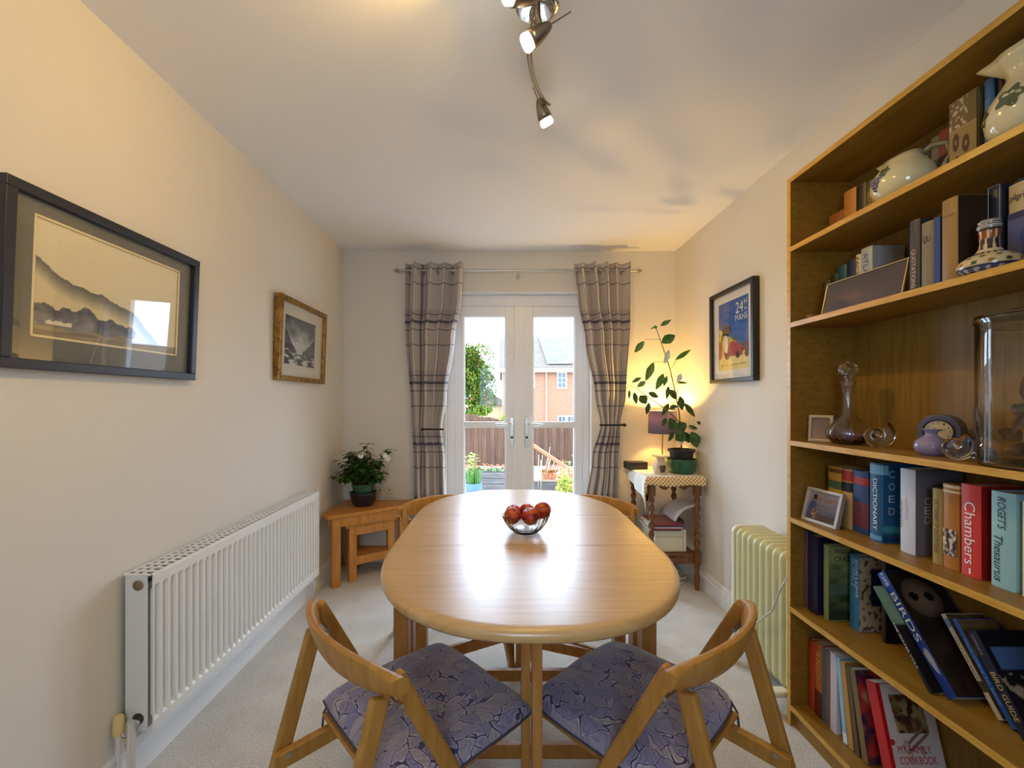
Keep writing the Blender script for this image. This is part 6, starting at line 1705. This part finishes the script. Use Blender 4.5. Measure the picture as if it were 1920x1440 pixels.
def bush(name, loc, rx, ry, rz_, n, L, m_, label, seed, cat='shrub', trunk=None, mats2=None, n2=0, loc_trunk=None):
    t = thing(name, loc, label=label, cat=cat); rnd = random.Random(seed)
    lumps = [(Vector((rnd.uniform(-.55, .55)*rx, rnd.uniform(-.5, .5)*ry, rz_*(1 + rnd.uniform(-.55, .6)))), rnd.uniform(.34, .6)) for _ in range(14)]
    def pt():
        c, s = rnd.choice(lumps)
        while True:
            v = Vector((rnd.uniform(-1, 1), rnd.uniform(-1, 1), rnd.uniform(-1, 1)))
            if v.length < 1: break
        v = v.normalized()*(v.length**.4)
        return c + Vector((v.x*rx*s, v.y*ry*s, v.z*rz_*s)), v
    g = MB()
    for k in range(n):
        p, v = pt(); d = v + Vector((rnd.uniform(-.6, .6), rnd.uniform(-.6, .6), rnd.uniform(-.4, .6)))
        g.leaf(p, d, (rnd.uniform(-.4, .4), rnd.uniform(-.4, .4), 1), L*rnd.uniform(.7, 1.3), L*.5, .2, .2)
    g.build('crown', m_, t, fixn=False)
    if mats2:
        g = MB()
        for k in range(n2):
            p, v = pt(); g.ball(p, L*.32, sub=1)
        tag(g.build('berries', mats2, t), kind='stuff')
    g = MB(); h0 = trunk or 0
    g.tube([(0, 0, -h0), (0, .0, 0), (0, 0, rz_*.9)], [.05*rx+.006, .045*rx+.005, .02*rx+.003], 8)
    for c, s in lumps[:8]: g.tube([(0, 0, rz_*.3), c*.9], [.02*rx+.002, .008*rx+.001], 6)
    g.build('trunk', mat('bark_brown', s8(96, 76, 58), .9), t, smooth=True)
    return t
TREEL = two('rowan_leaf', s8(50, 72, 18), s8(104, 116, 36), 3, .7, spec=.08)
c = at(884, 780, 15.0)
bush('rowan_tree', (c.x, 15.0, c.z), .95, .95, 1.15, 9000, .13, TREEL, 'bushy green tree with orange berries beyond the left fence', 21, 'tree', trunk=c.z-GZ2, mats2=mat('orange_berry', s8(150, 56, 24), .6), n2=170)
c = at(1064, 915, 6.2)
bush('lime_shrub', (c.x, 6.2, GZ0), .14, .14, .20, 420, .05, mat('lime_leaf', (1, 1, 1)), 'lime-yellow shrub at the foot of the right glass door', 31)
c = at(1056, 905, 7.6)
bush('orange_shrub', (c.x, 7.6, GZ1), .14, .14, .30, 260, .06, mat('amber_leaf', s8(160, 104, 24), .6), 'amber-orange leafy shrub between the terracotta trough and lime shrub', 32)
c = at(1094, 880, 7.2)
bush('green_shrub', (c.x, 7.5, GZ1), .18, .18, .42, 420, .06, mat('soft_green_leaf', s8(84, 108, 56), .6), 'soft green shrub at the right edge of the right glass door', 33)
c = at(945, 790, 13.5)
bush('lime_bush', (c.x, 13.6, CZ-(798-VY)*13.6/F - .0), .14, .14, .16, 220, .08, mat('lime_leaf', (1, 1, 1)), 'small lime-green bush peeping over the left fence beside the house', 34, trunk=2.1)
# parked car beyond fence
c = at(924, 784, 24)
t = thing('parked_car', (c.x, 24, GZ2), label='pale parked car in the distance beside the tree', cat='car')
CARM = mat('car_pale_paint', s8(140, 156, 172), .25, coat=.4)
g = MB(); body = [(-.85, .35), (.85, .35), (.88, .8), (.80, 1.0), (-.80, 1.0), (-.88, .8)]
zc = CZ + (VY-784)*24/F - GZ2
g.prism([(x, z) for x, z in body], -.1, 4.0, M=orient((1, 0, 0), (0, 0, 1), (0, -1, 0), 0, 4, 0)); g.prism([(-.74, 1.0), (.74, 1.0), (.62, 1.5), (-.62, 1.5)], 1.2, 3.2, M=orient((1, 0, 0), (0, 0, 1), (0, -1, 0), 0, 4, 0)); g.build('bodywork', CARM, t, bevel=.05)
g = MB(); g.prism([(-.66, 1.04), (.66, 1.04), (.56, 1.42), (-.56, 1.42)], -.01, .01, M=orient((1, 0, 0), (0, .0, 1), (0, -1, 0), 0, .79, 0)); g.build('windscreen', mat('car_glass', s8(50, 60, 80), .1), t)
for x in (-.75, .75):
    for y in (.8, 3.2):
        g = MB(); g.lathe([(0, -.1), (.32, -.1), (.32, .1), (0, .1)], 20, M=Matrix.Translation((x, y, .32)) @ Matrix.Rotation(R(90), 4, 'Y')); g.build('wheel', BLACK, t)
# far garage / house roof
t = thing('garage', (-.9, 44, GZ2), label='distant low pale garage with brown roof beyond the tree', cat='garage')
g = MB(); g.box(-2.5, 2.0, 0, 5, 0, 2.5); g.build('wall', mat('cream_render', s8(160, 140, 104), .9), t)
g = MB(); g.prism([(-2.9, 2.5), (2.4, 2.5), (-.25, 3.7)], -.3, 5.3, M=orient((1, 0, 0), (0, 0, 1), (0, -1, 0), 0, 5.0, 0)); g.build('roof', mat('brown_roof_tile', s8(92, 80, 66), .9), t)

# brick house
def brick():
    m, n, b = base_mat('orange_brickwork')
    tcn = n.nodes.new('ShaderNodeTexCoord'); mp = n.nodes.new('ShaderNodeMapping'); mp.inputs['Rotation'].default_value = (R(90), 0, 0)
    br = n.nodes.new('ShaderNodeTexBrick'); br.inputs['Scale'].default_value = 1; br.inputs['Brick Width'].default_value = .225; br.inputs['Row Height'].default_value = .075; br.inputs['Mortar Size'].default_value = .008
    br.inputs['Color1'].default_value = (*s8(122, 68, 38), 1); br.inputs['Color2'].default_value = (*s8(138, 80, 46), 1); br.inputs['Mortar'].default_value = (*s8(126, 110, 96), 1)
    n.links.new(tcn.outputs['Object'], mp.inputs[0]); n.links.new(mp.outputs[0], br.inputs[0]); n.links.new(br.outputs[0], b.inputs['Base Color']); b.inputs['Roughness'].default_value = .9
    return m
def rooft():
    m, n, b = base_mat('concrete_roof_tiles')
    tcn = n.nodes.new('ShaderNodeTexCoord'); br = n.nodes.new('ShaderNodeTexBrick'); br.inputs['Scale'].default_value = 1; br.inputs['Brick Width'].default_value = .30; br.inputs['Row Height'].default_value = .30; br.inputs['Mortar Size'].default_value = .03
    br.inputs['Color1'].default_value = (*s8(78, 64, 52), 1); br.inputs['Color2'].default_value = (*s8(96, 80, 62), 1); br.inputs['Mortar'].default_value = (*s8(40, 34, 30), 1)
    n.links.new(tcn.outputs['Object'], br.inputs[0]); n.links.new(br.outputs[0], b.inputs['Base Color']); b.inputs['Roughness'].default_value = .9
    return m
HY = 30.0; hx0 = (942-VX)*HY/F; hx1 = 12.0; ez = CZ + (VY-690)*HY/F
house = thing('brick_house', (hx0, HY, GZ2), label='orange brick house with solar panels on its tiled roof, beyond the right fence', cat='house')
def hz(z): return z-GZ2
g = MB(); g.box(0, hx1-hx0, 0, 12, 0, hz(ez)); g.build('wall', brick(), house)
rd, rh = 8.0, CZ + (VY-634)*38/F - ez
g = MB(); M = None
e0 = hz(ez)+.05
v = [(-.25, -.35, e0-.14), (hx1-hx0+.3, -.35, e0-.14), (hx1-hx0+.3, rd, e0+rh), (-.25, rd, e0+rh)]
vb = [g.bm.verts.new(p) for p in v]; vt = [g.bm.verts.new((p[0], p[1], p[2]+.12)) for p in v]
g.bm.faces.new(vb[::-1]); g.bm.faces.new(vt)
for i in range(4): g.bm.faces.new((vb[i], vb[(i+1) % 4], vt[(i+1) % 4], vt[i]))
v = [(-.25, rd, e0+rh), (hx1-hx0+.3, rd, e0+rh), (hx1-hx0+.3, 2*rd+.3, e0-.14), (-.25, 2*rd+.3, e0-.14)]
vb = [g.bm.verts.new(p) for p in v]; vt = [g.bm.verts.new((p[0], p[1], p[2]+.12)) for p in v]
g.bm.faces.new(vb[::-1]); g.bm.faces.new(vt)
for i in range(4): g.bm.faces.new((vb[i], vb[(i+1) % 4], vt[(i+1) % 4], vt[i]))
g.build('roof', rooft(), house)
g = MB(); g.prism([(0, 0), (2*rd, 0), (rd, rh)], 0, .2, M=orient((0, 1, 0), (0, 0, 1), (1, 0, 0), 0, 0, hz(ez))); g.build('gable', brick(), house)
CRW = mat('cream_white_pvc', s8(176, 160, 130), .5)
g = MB(); g.box(-.2, hx1-hx0+.2, -.42, -.30, hz(ez)-.32, hz(ez)-.02); g.build('gutter_fascia', CRW, house)
def hp(px): return (px-VX)*HY/F - hx0
def hzz(py): return CZ - (py-VY)*HY/F - GZ2
g = MB(); x = hp(1024); g.tube([(x, -.08, 0), (x, -.08, hz(ez)-.2)], .045, 8); g.build('downpipe', CRW, house)
def hwin(pa, pb, ya, yb, nx, ny):
    g = MB(); x0, x1, z0, z1 = hp(pa), hp(pb), hzz(yb), hzz(ya); f_ = .10
    g.box(x0, x1, -.05, .02, z0, z0+f_); g.box(x0, x1, -.05, .02, z1-f_, z1); g.box(x0, x0+f_, -.05, .02, z0+f_, z1-f_); g.box(x1-f_, x1, -.05, .02, z0+f_, z1-f_)
    for i in range(1, nx): xx = x0+f_ + (x1-x0-2*f_)*i/nx; g.box(xx-.02, xx+.02, -.04, .01, z0+f_, z1-f_)
    for i in range(1, ny): zz = z0+f_ + (z1-z0-2*f_)*i/ny; g.box(x0+f_, x1-f_, -.04, .01, zz-.02, zz+.02)
    w_ = g.build('window', CRW, house)
    g = MB(); g.box(x0+f_, x1-f_, -.03, -.02, z0+f_, z1-f_); g.build('pane', mat('dark_house_pane', s8(44, 54, 60), .1), w_)
hwin(1044, 1063, 697, 729, 2, 3); hwin(1045, 1062, 779, 812, 2, 3); hwin(1062, 1079, 779, 812, 2, 2); hwin(992, 1003, 697, 727, 2, 3); hwin(1085, 1104, 697, 729, 2, 3)
# solar panels lying on the roof slope
slope = math.atan2(rh+.14, rd+.35); ux = Vector((1, 0, 0)); us_ = Vector((0, math.cos(slope), math.sin(slope))); un = ux.cross(us_)
O = Vector((hp(1025.5)+.04, -.35, e0-.02))
PANM = two('solar_cell_blue', s8(74, 66, 66), s8(84, 76, 76), 2, .65, spec=.1)
Ls = math.hypot(rd, rh)
for r_ in range(3):
    for c_ in range(5):
        x0 = .0 + c_*1.72 - (.9 if r_ == 0 else 0)*0; s0 = .55 + r_*2.55
        Mx = Matrix(((ux.x, us_.x, un.x, 0), (ux.y, us_.y, un.y, 0), (ux.z, us_.z, un.z, 0), (0, 0, 0, 1)))
        Mx = Matrix.Translation(O) @ Mx
        g = MB(); g.box(x0, x0+1.66, s0, s0+2.48, .08, .14, M=Mx); f_ = g.build('solar_panel', mat('panel_frame', s8(150, 156, 164), .3), house)
        g = MB(); g.box(x0+.05, x0+1.61, s0+.06, s0+2.42, .135, .145, M=Mx); g.build('cells', PANM, f_)
# neighbour's low shed roof and hedge to the right (seen in the picture glass)
t = thing('garden_shed', (5.6, 9.2, GZ1), label='timber garden shed far to the right outside, mirrored in the large picture glass', cat='shed')
g = MB(); g.box(-1.2, 1.4, -1, 1, 0, 1.75); g.build('wall', FENCE, t)
g = MB(); g.prism([(-1.15, 1.7), (1.15, 1.7), (0, 2.35)], -1.4, 1.6, M=orient((0, 1, 0), (0, 0, 1), (1, 0, 0))); g.build('roof', mat('shed_roof', s8(120, 104, 96), .9), t)
bush('hedge_tree', (6.2, 12.6, .2), 2.0, 1.0, 1.1, 1600, .20, TREEL, 'green tree behind the shed, mirrored in the large picture glass', 44, 'tree', trunk=1.9)
